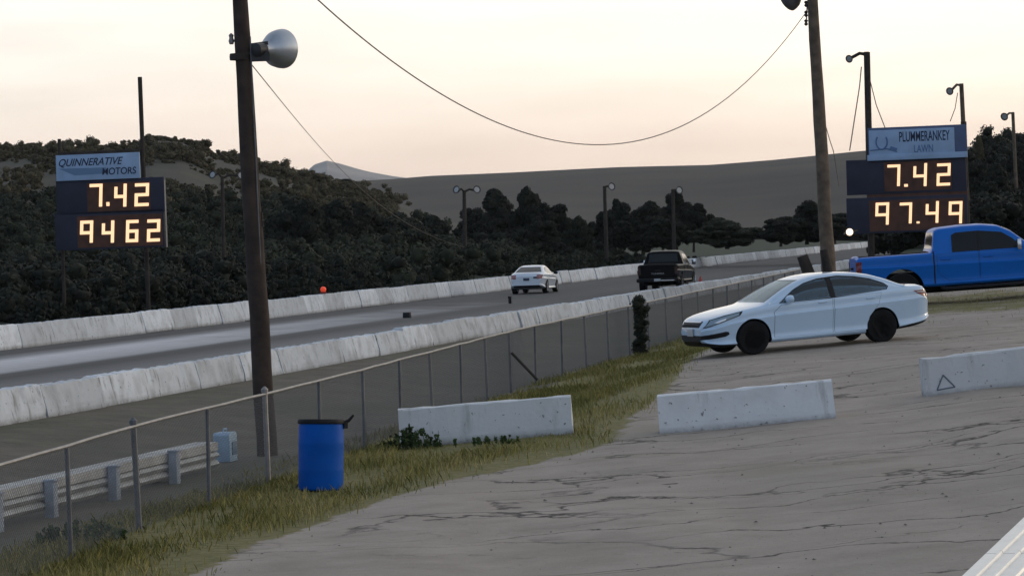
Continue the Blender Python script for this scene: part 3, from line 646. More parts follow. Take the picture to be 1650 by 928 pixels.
# outline triangle on the third one
bx = lb3.dimensions.x / 2; tri = MB(); A, B_, C_ = Vector((-bx + .18, 0, .12)), Vector((-bx + .46, 0, .14)), Vector((-bx + .30, 0, .34))
def yface(z): return float(np.interp(z, [.062, .198, .60], [-.20, -(.40 * .42 + .31 * .08), -.165]))
for p, q in ((A, B_), (B_, C_), (C_, A)):
    pp = [Vector((p.lerp(q, t).x, yface(p.lerp(q, t).z) - .004, p.lerp(q, t).z)) for t in (0, .25, .5, .75, 1)]
    tri.tube(pp, .011, 5)
tri.build('triangle_mark', mat('triangle_paint', (.12, .15, .19), .7), lb3)

# ------------------------------------------------------------------ chain-link fence
FP = [(-130, 955, 0), (82, 907, 0), (225, 857, 1), (347, 812, 0), (452, 777, 1), (545, 741, 0), (628, 708, 0), (697, 680, 0), (768, 646, 0), (833, 620, 0), (883, 602, 0), (940, 583, 0), (985, 566, 0), (1026, 553, 0), (1062, 541, 0), (1098, 531, 0), (1128, 522, 0), (1160, 514, 0), (1190, 506, 0), (1220, 498, 0), (1246, 491, 0), (1270, 485, 0), (1292, 480, 0)]
FTOP = [(0, 722), (225, 681), (300, 665), (445, 631), (600, 588), (750, 545), (850, 517), (990, 486), (1100, 466), (1200, 449), (1290, 431)]
fpts = []
for k, (px, py, st) in enumerate(FP):
    # post stands where the line of sight crosses the fence line; depth from even 3 m spacing
    pass
# fence line: through the corner post, then parallel to the track with 3.05 m bays
p0 = hitg(225, 857); p1 = hitg(452, 777)
s0f = us(p0.x, p0.y)[1]
fu = lambda s: np.interp(s, [20, s0f, 45, 62, 90, 115], [10.2, us(p0.x, p0.y)[0], 11.5, 12.3, 12.1, 11.9])
fz_h = 1.20
fs_list = [s0f + i * 2.95 for i in range(-4, 28)]
fence = empty('chain_link_fence', su(s0f, fu(s0f)), 0, 'long grey chain-link fence with a top rail between the lot and the race track', 'fence')
fence.location = (0, 0, 0)
def fpt(s, h=0):
    p = su(s, float(fu(s))); return Vector((p.x, p.y, gz(p.x, p.y) + h))
for i, s in enumerate(fs_list):
    thick = .036 if i in (4, 6) else .026
    mb = MB(); b0 = fpt(s, -.1); hh = fz_h + (.05 if i in (4, 6) else .0); ln = Vector((random.uniform(-.03, .03), 0, 0))
    mb.tube([b0, fpt(s, hh) + ln], thick, 8)
    if i in (4, 6): mb.lathe([(thick * 1.3, hh - .02), (thick * 1.35, hh + .02), (.01, hh + .06)], 8, M=Matrix.Translation(fpt(s, 0) + ln))
    o = mb.build('post', M_dullgalv if i != 6 else M_galv, fence)
mb = MB(); rr_ = [fpt(s, fz_h + .01 + random.uniform(-.006, .006)) for s in np.arange(fs_list[0], fs_list[-1], .98)]
mb.tube(rr_, .02, 8); mb.build('top_rail', M_galv, fence)
# woven wire
wm = MB(); s_a, s_b = fs_list[0], fs_list[-1]; sp_ = .062
V = []; Fq = []
def addwire(a, b_, r=.0019):
    global V, Fq
    o = len(V); t = (b_ - a).normalized(); nn = Vector((-t.y, t.x, 0)).normalized() * r; up = t.cross(nn).normalized() * r
    V += [a + nn, a + up, a - nn, a - up, b_ + nn, b_ + up, b_ - nn, b_ - up]; Fq += [(o + k, o + (k + 1) % 4, o + 4 + (k + 1) % 4, o + 4 + k) for k in range(4)]
s = s_a
while s < s_b - 1.2:
    m_ = s + .6
    addwire(fpt(s, .03), fpt(m_, .62)); addwire(fpt(m_, .62), fpt(s + 1.2, 1.2))
    addwire(fpt(s, 1.2), fpt(m_, .62)); addwire(fpt(m_, .62), fpt(s + 1.2, .03))
    s += sp_
mesh_obj('chain_link_mesh', np_mesh('chain_link_mesh', [tuple(v) for v in V], Fq, 4), M_wire, fence)
# leaning brace behind the fence
pb = fpt(s0f + 7.6 * 2.95); nb = Vector((nT.x, nT.y, 0))
b1 = at(866, 612, pb.y + 4); b2 = at(824, 568, pb.y + 4)
mb = MB(); mb.tube([b1, b2], .03, 6); tag(mb.build('leaning_stake', M_dkwood), 'thin dark stake leaning sideways behind the chain-link fence', 'stake')

# ------------------------------------------------------------------ guardrail behind the fence
g0, g1 = hitg(-60, 868), hitg(350, 757)
gv = (g1 - g0); gl = gv.length; gd = gv.normalized(); grz = math.atan2(gd.y, gd.x)
guard = empty('guardrail', g0, grz, 'low pale guardrail with grey-blue posts behind the fence at the lower left', 'guardrail')
guard.scale = (1, 1, .76); guard.location.z -= .03
gslope = (g1.z - g0.z) / gl
prof = [(.00, .17), (-.05, .20), (-.08, .25), (-.05, .30), (0, .33), (-.05, .36), (-.08, .41), (-.05, .46), (0, .49), (.03, .49), (.03, .17)]
mb = MB(); mb.prism(prof, 'x', 0, gl - .1); mb.build('beam', M_rail, guard, 30)
mb = MB(); mb.prism([(-.06, .50), (-.06, .66), (.30, .66), (.30, .63), (.0, .63), (0, .50)], 'x', 0, gl - .1); mb.build('upper_rail', M_rail, guard, 30)
for px, hgt in ((-20, .66), (67, .68), (171, .68), (268, .74)):
    p = hitg(px, 868 + (px + 60) * (757 - 868) / 410.0); t = (p - g0).length
    mb = MB(); mb.box((t, -.13, .30), (.15, .12, hgt)); mb.box((t, -.135, .30 + hgt / 2 + .02), (.17, .15, .04)); mb.box((t, -.06, .42), (.10, .06, .2)); mb.build('post', M_post, guard, bevel=.008)
gt = (hitg(300, 771) - g0).length
pbx = hitg(364, 743)
bxo = empty('plastic_box', pbx, grz, 'pale blue plastic box standing at the right end of the guardrail', 'box')
mb = MB(); mb.prism([(-.17, 0), (.17, 0), (.19, .40), (.14, .44), (-.14, .44), (-.19, .40)], 'y', -.13, .13); mb.build('box_body', M_palebox, bxo, 40, .012)
mb = MB(); mb.box((.02, -.135, .2), (.2, .02, .2)); mb.build('front_panel', M_paleboxdk, bxo, 40, .005)
mb = MB(); mb.tube([(-.08, 0, .43), (-.07, 0, .49), (.07, 0, .49), (.08, 0, .43)], .014, 6); mb.build('handle', M_palebox, bxo)
sp0 = hitg(253, 776)
sbx = empty('crate', sp0, grz, 'small grey crate leaning against the guardrail', 'crate')
mb = MB(); mb.prism([(-.13, 0), (.15, 0), (.12, .27), (-.10, .30)], 'y', -.12, .08); mb.build('crate_body', mat('grey_plastic', (.17, .19, .22), .7, var=.2), sbx, 40, .01)
mb = MB(); mb.box((-.20, -.06, .07), (.12, .14, .12)); mb.build('crate_lid', M_black, sbx, 40, .01)

# ------------------------------------------------------------------ big wooden poles with floodlights
def tapered_pole(b0, top, r0, r1, seed):
    r_ = random.Random(seed); n = 14; mb = MB(); pts = []; rs = []
    for i in range(n + 1):
        t = i / n; pts.append(b0.lerp(top, t) + Vector((r_.uniform(-.012, .012), r_.uniform(-.012, .012), 0))); rs.append((r0 + (r1 - r0) * t) * r_.uniform(.97, 1.03))
    mb.tube(pts, rs, 14); return mb
def floodlight(parent, neck, axis, r=.28, length=.42, mt=M_alum, face=None, bracket=True):
    """bell shaped reflector: neck end at `neck`, opening along `axis` (parent space)"""
    ax = Vector(axis).normalized(); Mx = Matrix.Translation(neck) @ ax.to_track_quat('Z', 'Y').to_matrix().to_4x4()
    k = length
    mb = MB(); mb.lathe([(r * .30, 0), (r * .32, k * .12), (r * .45, k * .25), (r * .72, k * .42), (r * .92, k * .64), (r * 1.0, k * .86), (r * 1.02, k * 1.0), (r * .96, k * 1.0), (r * .86, k * .66), (r * .4, k * .32), (0.001, k * .3)], 28, M=Mx)
    a = mb.build('reflector', mt, parent, 50)
    mb = MB(); mb.lathe([(r * .26, -k * .45), (r * .34, -k * .42), (r * .34, -.02), (r * .28, .02)], 16, M=Mx); mb.build('lamp_housing', M_lampdk, parent)
    mb = MB(); mb.lathe([(.001, k * .955), (r * .5, k * .95), (r * .93, k * .92), (r * .93, k * .90), (.001, k * .90)], 24, M=Mx); mb.build('lens', face or mat('lamp_glass', (.5, .5, .48), .15), parent)
    return a
# left pole
pb_ = hitg(432, 734); Dp = pb_.y
top_ = at(378, -130, Dp)
poleL = empty('wooden_pole', (0, 0, 0), 0, 'dark wooden utility pole with a floodlight near its top, behind the fence at left', 'utility pole'); poleL.location = pb_; top_l = top_ - pb_
tapered_pole(Vector((0, 0, -.3)), top_l, .168, .112, 3).build('pole', M_wood, poleL)
def onp(px, py): return at(px, py, Dp) - pb_
flL = empty('floodlight', pb_, 0, 'round silver bell floodlight bracketed to the left wooden pole', 'floodlight')
floodlight(flL, onp(425, 80), (.55, .80, .05), .300, .46)
mb = MB(); mb.tube([onp(388, 86), onp(408, 88), onp(432, 86)], [.09, .075, .07], 10); mb.box(onp(420, 92) + Vector((0, -.04, 0)), (.28, .14, .14)); mb.tube([onp(404, 74), onp(432, 70)], .035, 8); mb.build('bracket', M_lampdk, flL)
mb = MB(); mb.lathe([(.16, 0), (.165, .05), (.158, .10)], 14, M=Matrix.Translation(onp(387, 92) - Vector((0, 0, .05)))); mb.build('clamp_band', M_dkwood, flL)
# insulator and step bolts on the left pole
mb = MB(); mb.tube([onp(374, 66), onp(380, 66)], .02, 6); mb.lathe([(.03, 0), (.045, .05), (.03, .1), (.04, .14), (.01, .17)], 10, M=Matrix.Translation(onp(373, 72))); mb.build('insulator', M_galv, poleL)
mb = MB(); mb.box(onp(421, 354), (.05, .08, .22)); mb.tube([onp(406, 114), onp(403, 113)], .015, 6); mb.build('cable_clip', M_dkwood, poleL)
mb = MB(); mb.tube([onp(401 + .046 * (y_ - 60) + 3, y_) + Vector((0, -.10, 0)) for y_ in range(60, 640, 40)], .012, 6); mb.build('conduit', M_dullgalv, poleL)
# right pole
DR = 88.0
def onr(px, py): return at(px, py, DR)
rb = onr(1338, 470); rb.z = gz(rb.x, rb.y)
poleR = empty('wooden_pole', rb, 0, 'brown wooden utility pole rising behind the white sedan', 'utility pole')
tapered_pole(Vector((0, 0, -.3)), onr(1302, -110) - rb, .215, .135, 4).build('pole', M_wood2, poleR)
mb = MB()
for (a, b_) in ((4, 12), (18, 28), (31, 42)): mb.lathe([(.02, 0), (.06, .04), (.03, .1), (.065, .14), (.02, .18)], 8, M=Matrix.Translation(onr(1299, b_) - rb))
mb.build('insulator', M_lampdk, poleR)
mb = MB(); mb.tube([onr(1301, 2) - rb, onr(1299, 40) - rb], .02, 6); mb.build('bracket', M_galv, poleR)
flR = empty('floodlight', rb, 0, 'grey floodlight on the right wooden pole, cut by the top of the frame', 'floodlight')
floodlight(flR, onr(1290, -14) - rb, (-.62, .55, -.35), .36, .50, mat('weathered_reflector', (.10, .10, .105), .5, .5, var=.4, vscale=3))
mb = MB(); mb.tube([onr(1308, -20) - rb, onr(1290, -16) - rb], .06, 8); mb.build('bracket', M_lampdk, flR)
# two dark stumps at the end of the fence
for (bx_, ty, tx, rr, lb) in ((1316, 412, 1291, .20, 'short dark timber leaning left at the end of the chain-link fence'), (1338, 402, 1326, .16, 'short dark timber propped against the right wooden pole')):
    b0 = onr(bx_, 470); b0.z = gz(b0.x, b0.y) - .1; t0 = onr(tx, ty); mb = MB()
    o = empty('timber_stump', b0, 0, lb, 'timber'); 
    mb.tube([Vector((0, -.3, 0)), (t0 - b0) * .5 + Vector((.03, -.3, 0)), t0 - b0 + Vector((0, -.3, 0))], [rr, rr * .92, rr * .8], 9)
    mb.build('log', M_dkwood, o)

# ------------------------------------------------------------------ cables
def cable(pts, r, label, n=40):
    mb = MB(); mb.tube(pts, r, 6); return tag(mb.build('cable', M_cable), label, 'cable')
def through(pix, Da, Db):
    """smooth sagging line through traced points, depth running from pole to pole"""
    xs = np.array([p[0] for p in pix], float); ys = np.array([p[1] for p in pix], float); t = np.linspace(0, 1, 60); xi = xs[0] + (xs[-1] - xs[0]) * t
    co = np.polyfit(xs, ys, 4); yi = np.polyval(co, xi)
    return [at(a, b_, Da + (Db - Da) * k) for a, b_, k in zip(xi, yi, t)]
cable(through([(385, -128), (512, 0), (560, 44), (640, 104), (720, 156), (800, 198), (880, 224), (960, 233), (1040, 225), (1110, 199), (1180, 151), (1240, 93), (1297, 24)], Dp, DR), .0125, 'long dark cable sagging between the two wooden poles')
cable(through([(400, 98), (440, 147), (500, 220), (540, 264), (570, 293), (640, 350), (748, 398)], Dp, 200), .009, 'thin cable running down from the left wooden pole towards the ridge')

# ------------------------------------------------------------------ scoreboards
def plane_loc(P0, rz):
    ex = Vector((math.cos(rz), math.sin(rz), 0)); ny = Vector((-math.sin(rz), math.cos(rz), 0))
    def f(px, py):
        v = ray(px, py); O = Vector((0, 0, EYE)); t = (P0 - O).dot(ny) / v.dot(ny); p = O + v * t - P0
        return p.dot(ex), p.z
    return f
SEG = {'0': 'abcdef', '1': 'bc', '2': 'abged', '3': 'abgcd', '4': 'fgbc', '5': 'afgcd', '6': 'afgedc', '7': 'abc', '8': 'abcdefg', '9': 'abcfg'}
def digit_mb(ch, x0, x1, z0, z1, y, th, sl=.06):
    mb = MB(); w_ = x1 - x0; h_ = z1 - z0; zm = (z0 + z1) / 2
    if ch == '9' or ch == '4': zm = z0 + h_ * .45
    top4 = z1 - h_ * .12 if ch == '4' else z1
    rect = {'a': (x0, z1 - th, x1, z1), 'd': (x0, z0, x1, z0 + th), 'g': (x0, zm - th / 2, x1, zm + th / 2), 'f': (x0, zm, x0 + th, top4), 'e': (x0, z0, x0 + th, zm), 'b': (x1 - th, zm, x1, z1), 'c': (x1 - th, z0, x1, zm)}
    segs = SEG[ch]
    if ch == '7': rect['b'] = (x1 - th, z0, x1, z1 - th); segs = 'ab'
    elif ch in '49': rect['b'] = (x1 - th, z0, x1, z1); segs = segs.replace('c', '')
    # one outline per stroke, strokes stepped 2 mm so none share a plane
    for i, s_ in enumerate(segs):
        a, b_, c_, d_ = rect[s_]; f = lambda x_, z_: (x_ + sl * (z_ - z0), z_)
        mb.prism([f(a, b_), f(c_, b_), f(c_, d_), f(a, d_)], 'y', y - .02 - .002 * i, y)
    return mb
def text_mesh(body, size, shear=0, ext=.004, width=None):
    cu = bpy.data.curves.new('t', 'FONT'); cu.body = body; cu.size = size; cu.extrude = ext; cu.align_x = 'LEFT'; cu.offset = size * .012
    o = bpy.data.objects.new('t', cu); COL.objects.link(o); dg = bpy.context.evaluated_depsgraph_get(); me = bpy.data.meshes.new_from_object(o.evaluated_get(dg))
    bpy.data.objects.remove(o); me.transform(Matrix(((1, shear, 0, 0), (0, 1, 0, 0), (0, 0, 1, 0), (0, 0, 0, 1)))); me.transform(Matrix.Rotation(R(90), 4, 'X'))
    if width:
        xs = [v.co.x for v in me.vertices]; k = width / (max(xs) - min(xs)); me.transform(Matrix.Diagonal((k, 1, 1, 1)))
    return me
def lettering(parent, body, x0, x1, z0, z1, y, m, shear=0):
    me = text_mesh(body, 1.0, shear); xs = [v.co.x for v in me.vertices]; zs = [v.co.z for v in me.vertices]
    T = Matrix.Translation((x0, y, z0)) @ Matrix.Diagonal(((x1 - x0) / (max(xs) - min(xs)), 1, (z1 - z0) / (max(zs) - min(zs)), 1)) @ Matrix.Translation((-min(xs), 0, -min(zs)))
    me.transform(T); return mesh_obj('lettering', me, m, parent)
def panel(parent, name, L, a, b_, y0, y1, m, bevel=.01):
    x0, z1 = L(*a); x1, z0 = L(*b_); mb = MB(); mb.box(((x0 + x1) / 2, (y0 + y1) / 2, (z0 + z1) / 2), (abs(x1 - x0), abs(y1 - y0), abs(z1 - z0))); return mb.build(name, m, parent, 40, bevel)
rzB = -TH
# left board
P0 = at(180, 480, 114); P0.z = gz(P0.x, P0.y); LL = plane_loc(P0, rzB)
sbL = empty('scoreboard', P0, rzB, 'left scoreboard on posts behind the far wall showing 7.42 above 9462', 'scoreboard')
def post_px(parent, L, a, b_, r, y, m=M_dkwood):
    (xa, za), (xb, zb_) = L(*a), L(*b_); mb = MB(); mb.tube([(xa, y, za), (xb, y, min(zb_, -.2) if zb_ < 1 else zb_)], r, 8); return mb.build('post', m, parent)
post_px(sbL, LL, (222, 124), (237, 520), .085, .24)
post_px(sbL, LL, (92, 224), (101, 520), .07, .24)
dp = panel(sbL, 'display_panel', LL, (90, 292), (266, 341), -.02, .14, M_navy)
dp2 = panel(sbL, 'display_panel', LL, (88, 343), (265, 398), -.02, .14, M_navy)
panel(dp, 'painted_glow', LL, (140, 296), (243, 338), -.03, -.018, M_brownpanel, 0); panel(dp2, 'painted_glow', LL, (124, 349), (263, 395), -.03, -.018, M_brownpanel, 0)  # brown fields behind the digits stand in for their warm glow
panel(sbL, 'edge_strip', LL, (264.5, 290), (268, 398), -.03, .15, M_dullgalv, 0)
kk = 114 / F_PX
def digits(parent, L, items, th):
    for ch, x0, x1, yt, yb in items:
        (xa, zt_), (xb, zb_) = L(x0, yt), L(x1, yb)
        if ch == '.': MB().box(((xa + xb) / 2, -.04, (zt_ + zb_) / 2), (xb - xa, .03, zt_ - zb_)).build('decimal_point', M_digit, parent)
        else: digit_mb(ch, xa, xb, zb_, zt_, -.03, th).build('digit', M_digit, parent, None)
digits(dp, LL, [('7', 143, 165, 297, 333), ('.', 172, 177, 326, 332), ('4', 183, 204, 297, 333), ('2', 216, 240, 296, 332)], .115)
digits(dp2, LL, [('9', 128, 150, 356, 391), ('4', 163, 184, 356, 391), ('6', 202, 223, 355, 390), ('2', 236, 258, 354, 389)], .115)
sg = panel(sbL, 'sign_panel', LL, (91, 251), (227, 287), -.10, -.02, M_signblue)
xa, za = LL(96, 268); xb, zb_ = LL(168, 282); sw = MB(); sw.prism([(xa, za - .1), (xb + .1, za - .12), (xb + .15, zb_ + .05), (xa + .6, zb_ + .02)], 'y', -.106, -.1); sw.build('swoosh', mat('sign_mid_blue', (.13, .22, .36), .6), sg, None)
(x0, z1), (x1, z0) = LL(96, 257), LL(200, 267); lettering(sg, 'QUINNERATIVE', x0, x1, z0, z1, -.104, M_signnavy, .35)
(x0, z1), (x1, z0) = LL(166, 271), LL(221, 280); lettering(sg, 'MOTORS', x0, x1, z0, z1, -.108, M_signnavy, .1)
panel(sbL, 'crossbeam', LL, (92, 246), (224, 250), .05, .2, M_dkwood)
# right board
P0 = at(1470, 400, 118); P0.z = gz(P0.x, P0.y); LR = plane_loc(P0, rzB)
sbR = empty('scoreboard', P0, rzB, 'right scoreboard above the blue pickup showing 7.42 above 97.49', 'scoreboard')
post_px(sbR, LR, (1396, 84), (1404, 430), .12, .26)
post_px(sbR, LR, (1552, 196), (1560, 420), .11, .26)
dp = panel(sbR, 'display_panel', LR, (1363, 259), (1558, 308), -.02, .14, M_navy)
dp2 = panel(sbR, 'display_panel', LR, (1363.5, 320), (1560, 371), -.02, .14, M_navy)
panel(sbR, 'spacer_board', LR, (1398, 308.5), (1559, 320), .0, .13, M_brownpanel, 0)
panel(dp, 'painted_glow', LR, (1424, 262), (1534, 305), -.03, -.018, M_brownpanel, 0); panel(dp2, 'painted_glow', LR, (1400, 324), (1555, 368), -.03, -.018, M_brownpanel, 0)
digits(dp, LR, [('7', 1428, 1450, 266, 300), ('.', 1457, 1463, 297, 301), ('4', 1470, 1493, 264, 300), ('2', 1508, 1531, 264, 299)], .105)
digits(dp2, LR, [('9', 1409, 1432, 327, 362), ('7', 1448, 1469, 327, 360), ('.', 1477, 1482, 357, 360), ('4', 1490, 1512, 325, 359), ('9', 1527, 1550, 325, 360)], .105)
fr = panel(sbR, 'sign_frame', LR, (1398, 207), (1559, 254), -.08, .10, M_signbl3)
sg = panel(sbR, 'sign_panel', LR, (1400, 211), (1539, 248), -.12, -.08, M_signblue)
lip = panel(sbR, 'sign_ledge', LR, (1398, 250.5), (1559, 253.5), -.16, -.085, M_signblue, .005)
(x0, z1), (x1, z0) = LR(1449, 213), LR(1531, 226); lettering(sg, 'PLUMMERANKEY', x0, x1, z0, z1, -.124, M_signnavy, .0)
(x0, z1), (x1, z0) = LR(1473, 234), LR(1504, 245); lettering(sg, 'LAWN', x0, x1, z0, z1, -.124, M_signbl2, 0)
lg = MB(); cpt = [LR(1421 + 9 * math.cos(a), 229 - 12 * math.sin(a)) for a in np.linspace(R(140), R(400), 18)]
lg.tube([(p[0], -.128, p[1]) for p in cpt], .028, 6); p1_, p2_, p3_ = LR(1402, 243), LR(1430, 240), LR(1446, 245)
lg.tube([(p1_[0], -.128, p1_[1]), (p2_[0], -.128, p2_[1]), (p3_[0], -.128, p3_[1])], .022, 6)
q1 = LR(1440, 240); lg.box((q1[0], -.128, q1[1]), (.26, .03, .12), Matrix.Rotation(.35, 3, 'Y')); lg.build('emblem', M_signbl2, sg)

# ------------------------------------------------------------------ small lamp posts
def lamp_post(px_top, py_top, px_b, py_b, D, heads, label, r=.11, group=None, mt=M_dkwood, facemat=None):
    top = at(px_top, py_top, D); bot = at(px_b, py_b, D); g = min(gz(bot.x, bot.y), bot.z)
    bot.z = g; e_ = empty('lamp_post', bot, 0, label, 'lamp post', group)
    mb = MB(); mb.tube([(0, 0, -.2), top - bot], [r, r * .8], 8); mb.build('pole', mt, e_)
    for (hx, hy, axv) in heads:
        h = at(hx, hy, D) - bot; ax = Vector(axv).normalized(); rr = 10.0 / F_PX * D * .64
        mb = MB(); tp = top - bot; mb.tube([tp + Vector((0, 0, -.1)), Vector((tp.x * .6 + h.x * .4, tp.y, max(tp.z - .05, h.z + .05))), h - ax * rr * .6], r * .5, 6); mb.build('arm', mt, e_)
        Mx = Matrix.Translation(h) @ ax.to_track_quat('Z', 'Y').to_matrix().to_4x4()
        mb = MB(); mb.lathe([(rr * .25, -rr * 1.0), (rr * .4, -rr * .7), (rr * .8, -rr * .2), (rr, .15 * rr), (rr * 1.02, .3 * rr), (rr * .9, .3 * rr), (rr * .3, -.1 * rr), (.001, -.1 * rr)], 18, M=Mx); mb.build('lamp_head', M_lampdk if facemat is None else facemat, e_)
        mb = MB(); mb.lathe([(.001, .22 * rr), (rr * .55, .2 * rr), (rr * .86, .16 * rr), (rr * .86, .1 * rr), (.001, .1 * rr)], 16, M=Mx); mb.build('lens', mat('floodlight_lens', (.38, .38, .37), .2), e_)
    return e_
GL = 'lamp posts along the track'
sideL = (-.55, -.75, -.25)
lamp_post(1396, 84, 1404, 430, 118.8, [(1369, 95, sideL)], 'tall lamp post with a hooked floodlight beside the right scoreboard', .13, GL, M_dkwood)
lamp_post(1549, 135, 1562, 400, 160, [(1531, 147, sideL)], 'lamp post with one floodlight behind the right end of the right scoreboard', .14, GL, M_wood2)
lamp_post(1632, 181, 1641, 380, 215, [(1619, 188, sideL)], 'smallest lamp post at the far right against the sky', .14, GL, M_wood2)
lamp_post(358, 284, 362, 490, 150, [(343, 282, (-.5, -.85, .25)), (388, 283, (.5, -.85, .25))], 'twin-headed lamp post half hidden by the left wooden pole', .10, GL)
lamp_post(748, 307, 749, 432, 205, [(736, 306, (-.6, -.8, .3)), (768, 306, (.4, -.9, .3))], 'twin-headed lamp post left of the middle clump of trees', .15, GL)
lamp_post(974, 300, 977, 402, 232, [(985, 301, (.5, -.85, .2))], 'lamp post with a single lamp head before the middle trees', .16, GL)
lamp_post(1084, 305, 1086, 402, 238, [(1094, 307, (.5, -.85, .2))], 'lamp post buried in the dark tree with its lamp showing at the crown', .16, GL)
# thin wires by the right scoreboard
cable([at(1388, 108, 118), at(1385, 140, 118), at(1369, 243, 118)], .022, 'thin pale wire hanging left of the hooked lamp post')
cable([at(1402, 130, 118), at(1412, 170, 118), at(1426, 206, 118)], .018, 'thin wire running down to the top of the right scoreboard sign')
cable([at(1543, 150, 160), at(1539, 175, 160), at(1531, 196, 160)], .022, 'thin wire hanging from the floodlight behind the right scoreboard')
cable([at(1331, 205, DR), at(1337, 226, DR), at(1343, 244, DR), at(1352, 300, DR)], .012, 'thin wire beside the right wooden pole')
# lit lamp by the far wall
p = at(1369, 374, 114); g = gz(p.x, p.y)
ll = empty('floodlight', (p.x, p.y, g), 0, 'small glowing lamp under the left end of the right scoreboard', 'floodlight')
mb = MB(); mb.tube([(0, .1, p.z - g), (.25, .6, p.z - g + .02), (.78, 4.2, p.z - g + .05)], .03, 6); mb.build('arm', M_dkwood, ll)
Mx = Matrix.Translation((0, 0, p.z - g)) @ Vector((-.2, -1, 0)).to_track_quat('Z', 'Y').to_matrix().to_4x4()
mb = MB(); mb.lathe([(.05, -.18), (.12, -.1), (.165, .0), (.155, .0), (.05, -.05)], 16, M=Mx); mb.build('lamp_housing', M_lampdk, ll)
mb = MB(); mb.lathe([(.001, .10), (.07, .09), (.115, .05), (.13, .01), (.001, .005)], 16, M=Mx); mb.build('lens', M_lit, ll)

# ------------------------------------------------------------------ orange marker on the wall, block on the track
pm = su(0, U_FAR + .15); v = ray(521, 470); t = (U_FAR + .15) / us(v.x, v.y)[0]; pm = Vector((v.x * t, v.y * t, .74))
mk = empty('marker', pm, 0, 'round orange-red marker sitting on the far concrete wall', 'marker')
mb = MB(); mb.lathe([(.11, 0), (.13, .03), (.13, .07), (.06, .09)], 16); mb.build('base', mat('marker_base', (.2, .03, .02), .7), mk)
mb = MB(); mb.lathe([(.05, .07), (.10, .10), (.125, .17), (.11, .24), (.06, .29), (.001, .30)], 18); mb.build('dome', M_marker, mk)
p = hitz(656, 512, 0)
bk = empty('foam_block', p, rzT, 'small black foam block lying on the race track between the lanes', 'block')
MB().prism([(-.16, 0), (.16, 0), (.12, .2), (-.12, .2)], 'y', -.13, .13).build('block_body', M_black, bk, 40, .015)
p = hitz(822, 489, 0)
bk = empty('timing_block', p, rzT, 'small dark timing post by the near wall below the white race car', 'timing block')
mb = MB(); mb.box((0, 0, .12), (.12, .12, .24)); mb.box((0, 0, .27), (.2, .14, .08)); mb.build('post', M_black, bk, 40, .01)
p = hitz(1129, 459, 0)
cn_ = empty('traffic_cone', p, 0, 'faded red cone on the track to the right of the black pickup', 'cone')
mb = MB(); mb.box((0, 0, .02), (.34, .34, .04)); mb.build('base', M_black, cn_, 40, .01)
mb = MB(); mb.lathe([(.13, .04), (.03, .45), (.001, .46)], 16); mb.build('cone_body', mat('faded_red', (.45, .06, .05), .7), cn_)

# ------------------------------------------------------------------ blue drum
pd_ = hitg(517, 790)
dr = empty('plastic_drum', pd_, .5, 'bright blue plastic drum with a black lid standing in the grass by the fence', 'drum')
dr.rotation_euler = (R(-2), R(3.5), .5)
mb = MB(); mb.lathe([(.265, 0), (.285, .02), (.29, .06), (.29, .24), (.2925, .26), (.29, .28), (.291, .58), (.2935, .60), (.291, .62), (.288, .83), (.28, .87)], 40); mb.build('drum_body', M_drum, dr, 35)
mb = MB(); mb.lathe([(.30, .855), (.305, .87), (.305, .90), (.295, .915), (.27, .912), (.26, .90), (.001, .905)], 40); mb.build('lid', M_black, dr, 35)
mb = MB(); a_ = R(-32); d_ = Vector((math.cos(a_), math.sin(a_), 0))
mb.tube([d_ * .30 + Vector((0, 0, .87)), d_ * .36 + Vector((0, 0, .90)), d_ * .42 + Vector((0, 0, .97))], [.025, .022, .016], 6); mb.box(d_ * .31 + Vector((0, 0, .84)), (.05, .06, .09)); mb.build('lid_clamp', M_black, dr)

# ------------------------------------------------------------------ bleacher plank, lower right
A_ = at(1545, 932, 13.0); B2 = at(1655, 828, 14.6)
e1 = (B2 - A_); e1z = e1.normalized()
bl = empty('bleacher_bench', (0, 0, 0), 0, 'ribbed pale metal bleacher plank in the lower right corner', 'bench'); bl.location = A_
L_ = 5.0; ex_ = e1z; ny_ = Vector((0, 0, 1)).cross(ex_).normalized() * -1; nz_ = ex_.cross(ny_) * -1
if nz_.z < 0: nz_ = -nz_
def bl_pt(a, b_, c_): return ex_ * a + ny_ * b_ + nz_ * c_
prof = [(0, 0), (.0, -.05), (.26, -.05), (.26, 0)]
ribs = [(0.0, -.045), (0.0, 0), (.055, 0), (.06, .012), (.072, .012), (.077, 0), (.135, 0), (.14, .012), (.152, .012), (.157, 0), (.22, 0), (.225, .012), (.237, .012), (.242, 0), (.26, 0), (.26, -.045)]
mb = MB(); n = len(ribs)
for k, (a0, a1) in enumerate(((-1.5, .62), (.628, 3.2))):
    vs = [bl_pt(a0, p_[0], p_[1]) for p_ in ribs] + [bl_pt(a1, p_[0], p_[1]) for p_ in ribs]
    mb.add(vs, [tuple(range(n)), tuple(range(2 * n - 1, n - 1, -1))] + [(i, n + i, n + (i + 1) % n, (i + 1) % n) for i in range(n)])
mb.build('plank', M_bleach, bl, 30)
for a_ in (-.6, 1.5):
    q = bl_pt(a_, .13, -.05); gq = gz(*(A_ + q).xy) - A_.z
    mb = MB(); mb.tube([q, Vector((q.x, q.y, gq - .05))], .03, 8); mb.box(q - Vector((0, 0, .03)), (.3, .06, .05)); mb.build('leg', M_dullgalv, bl)

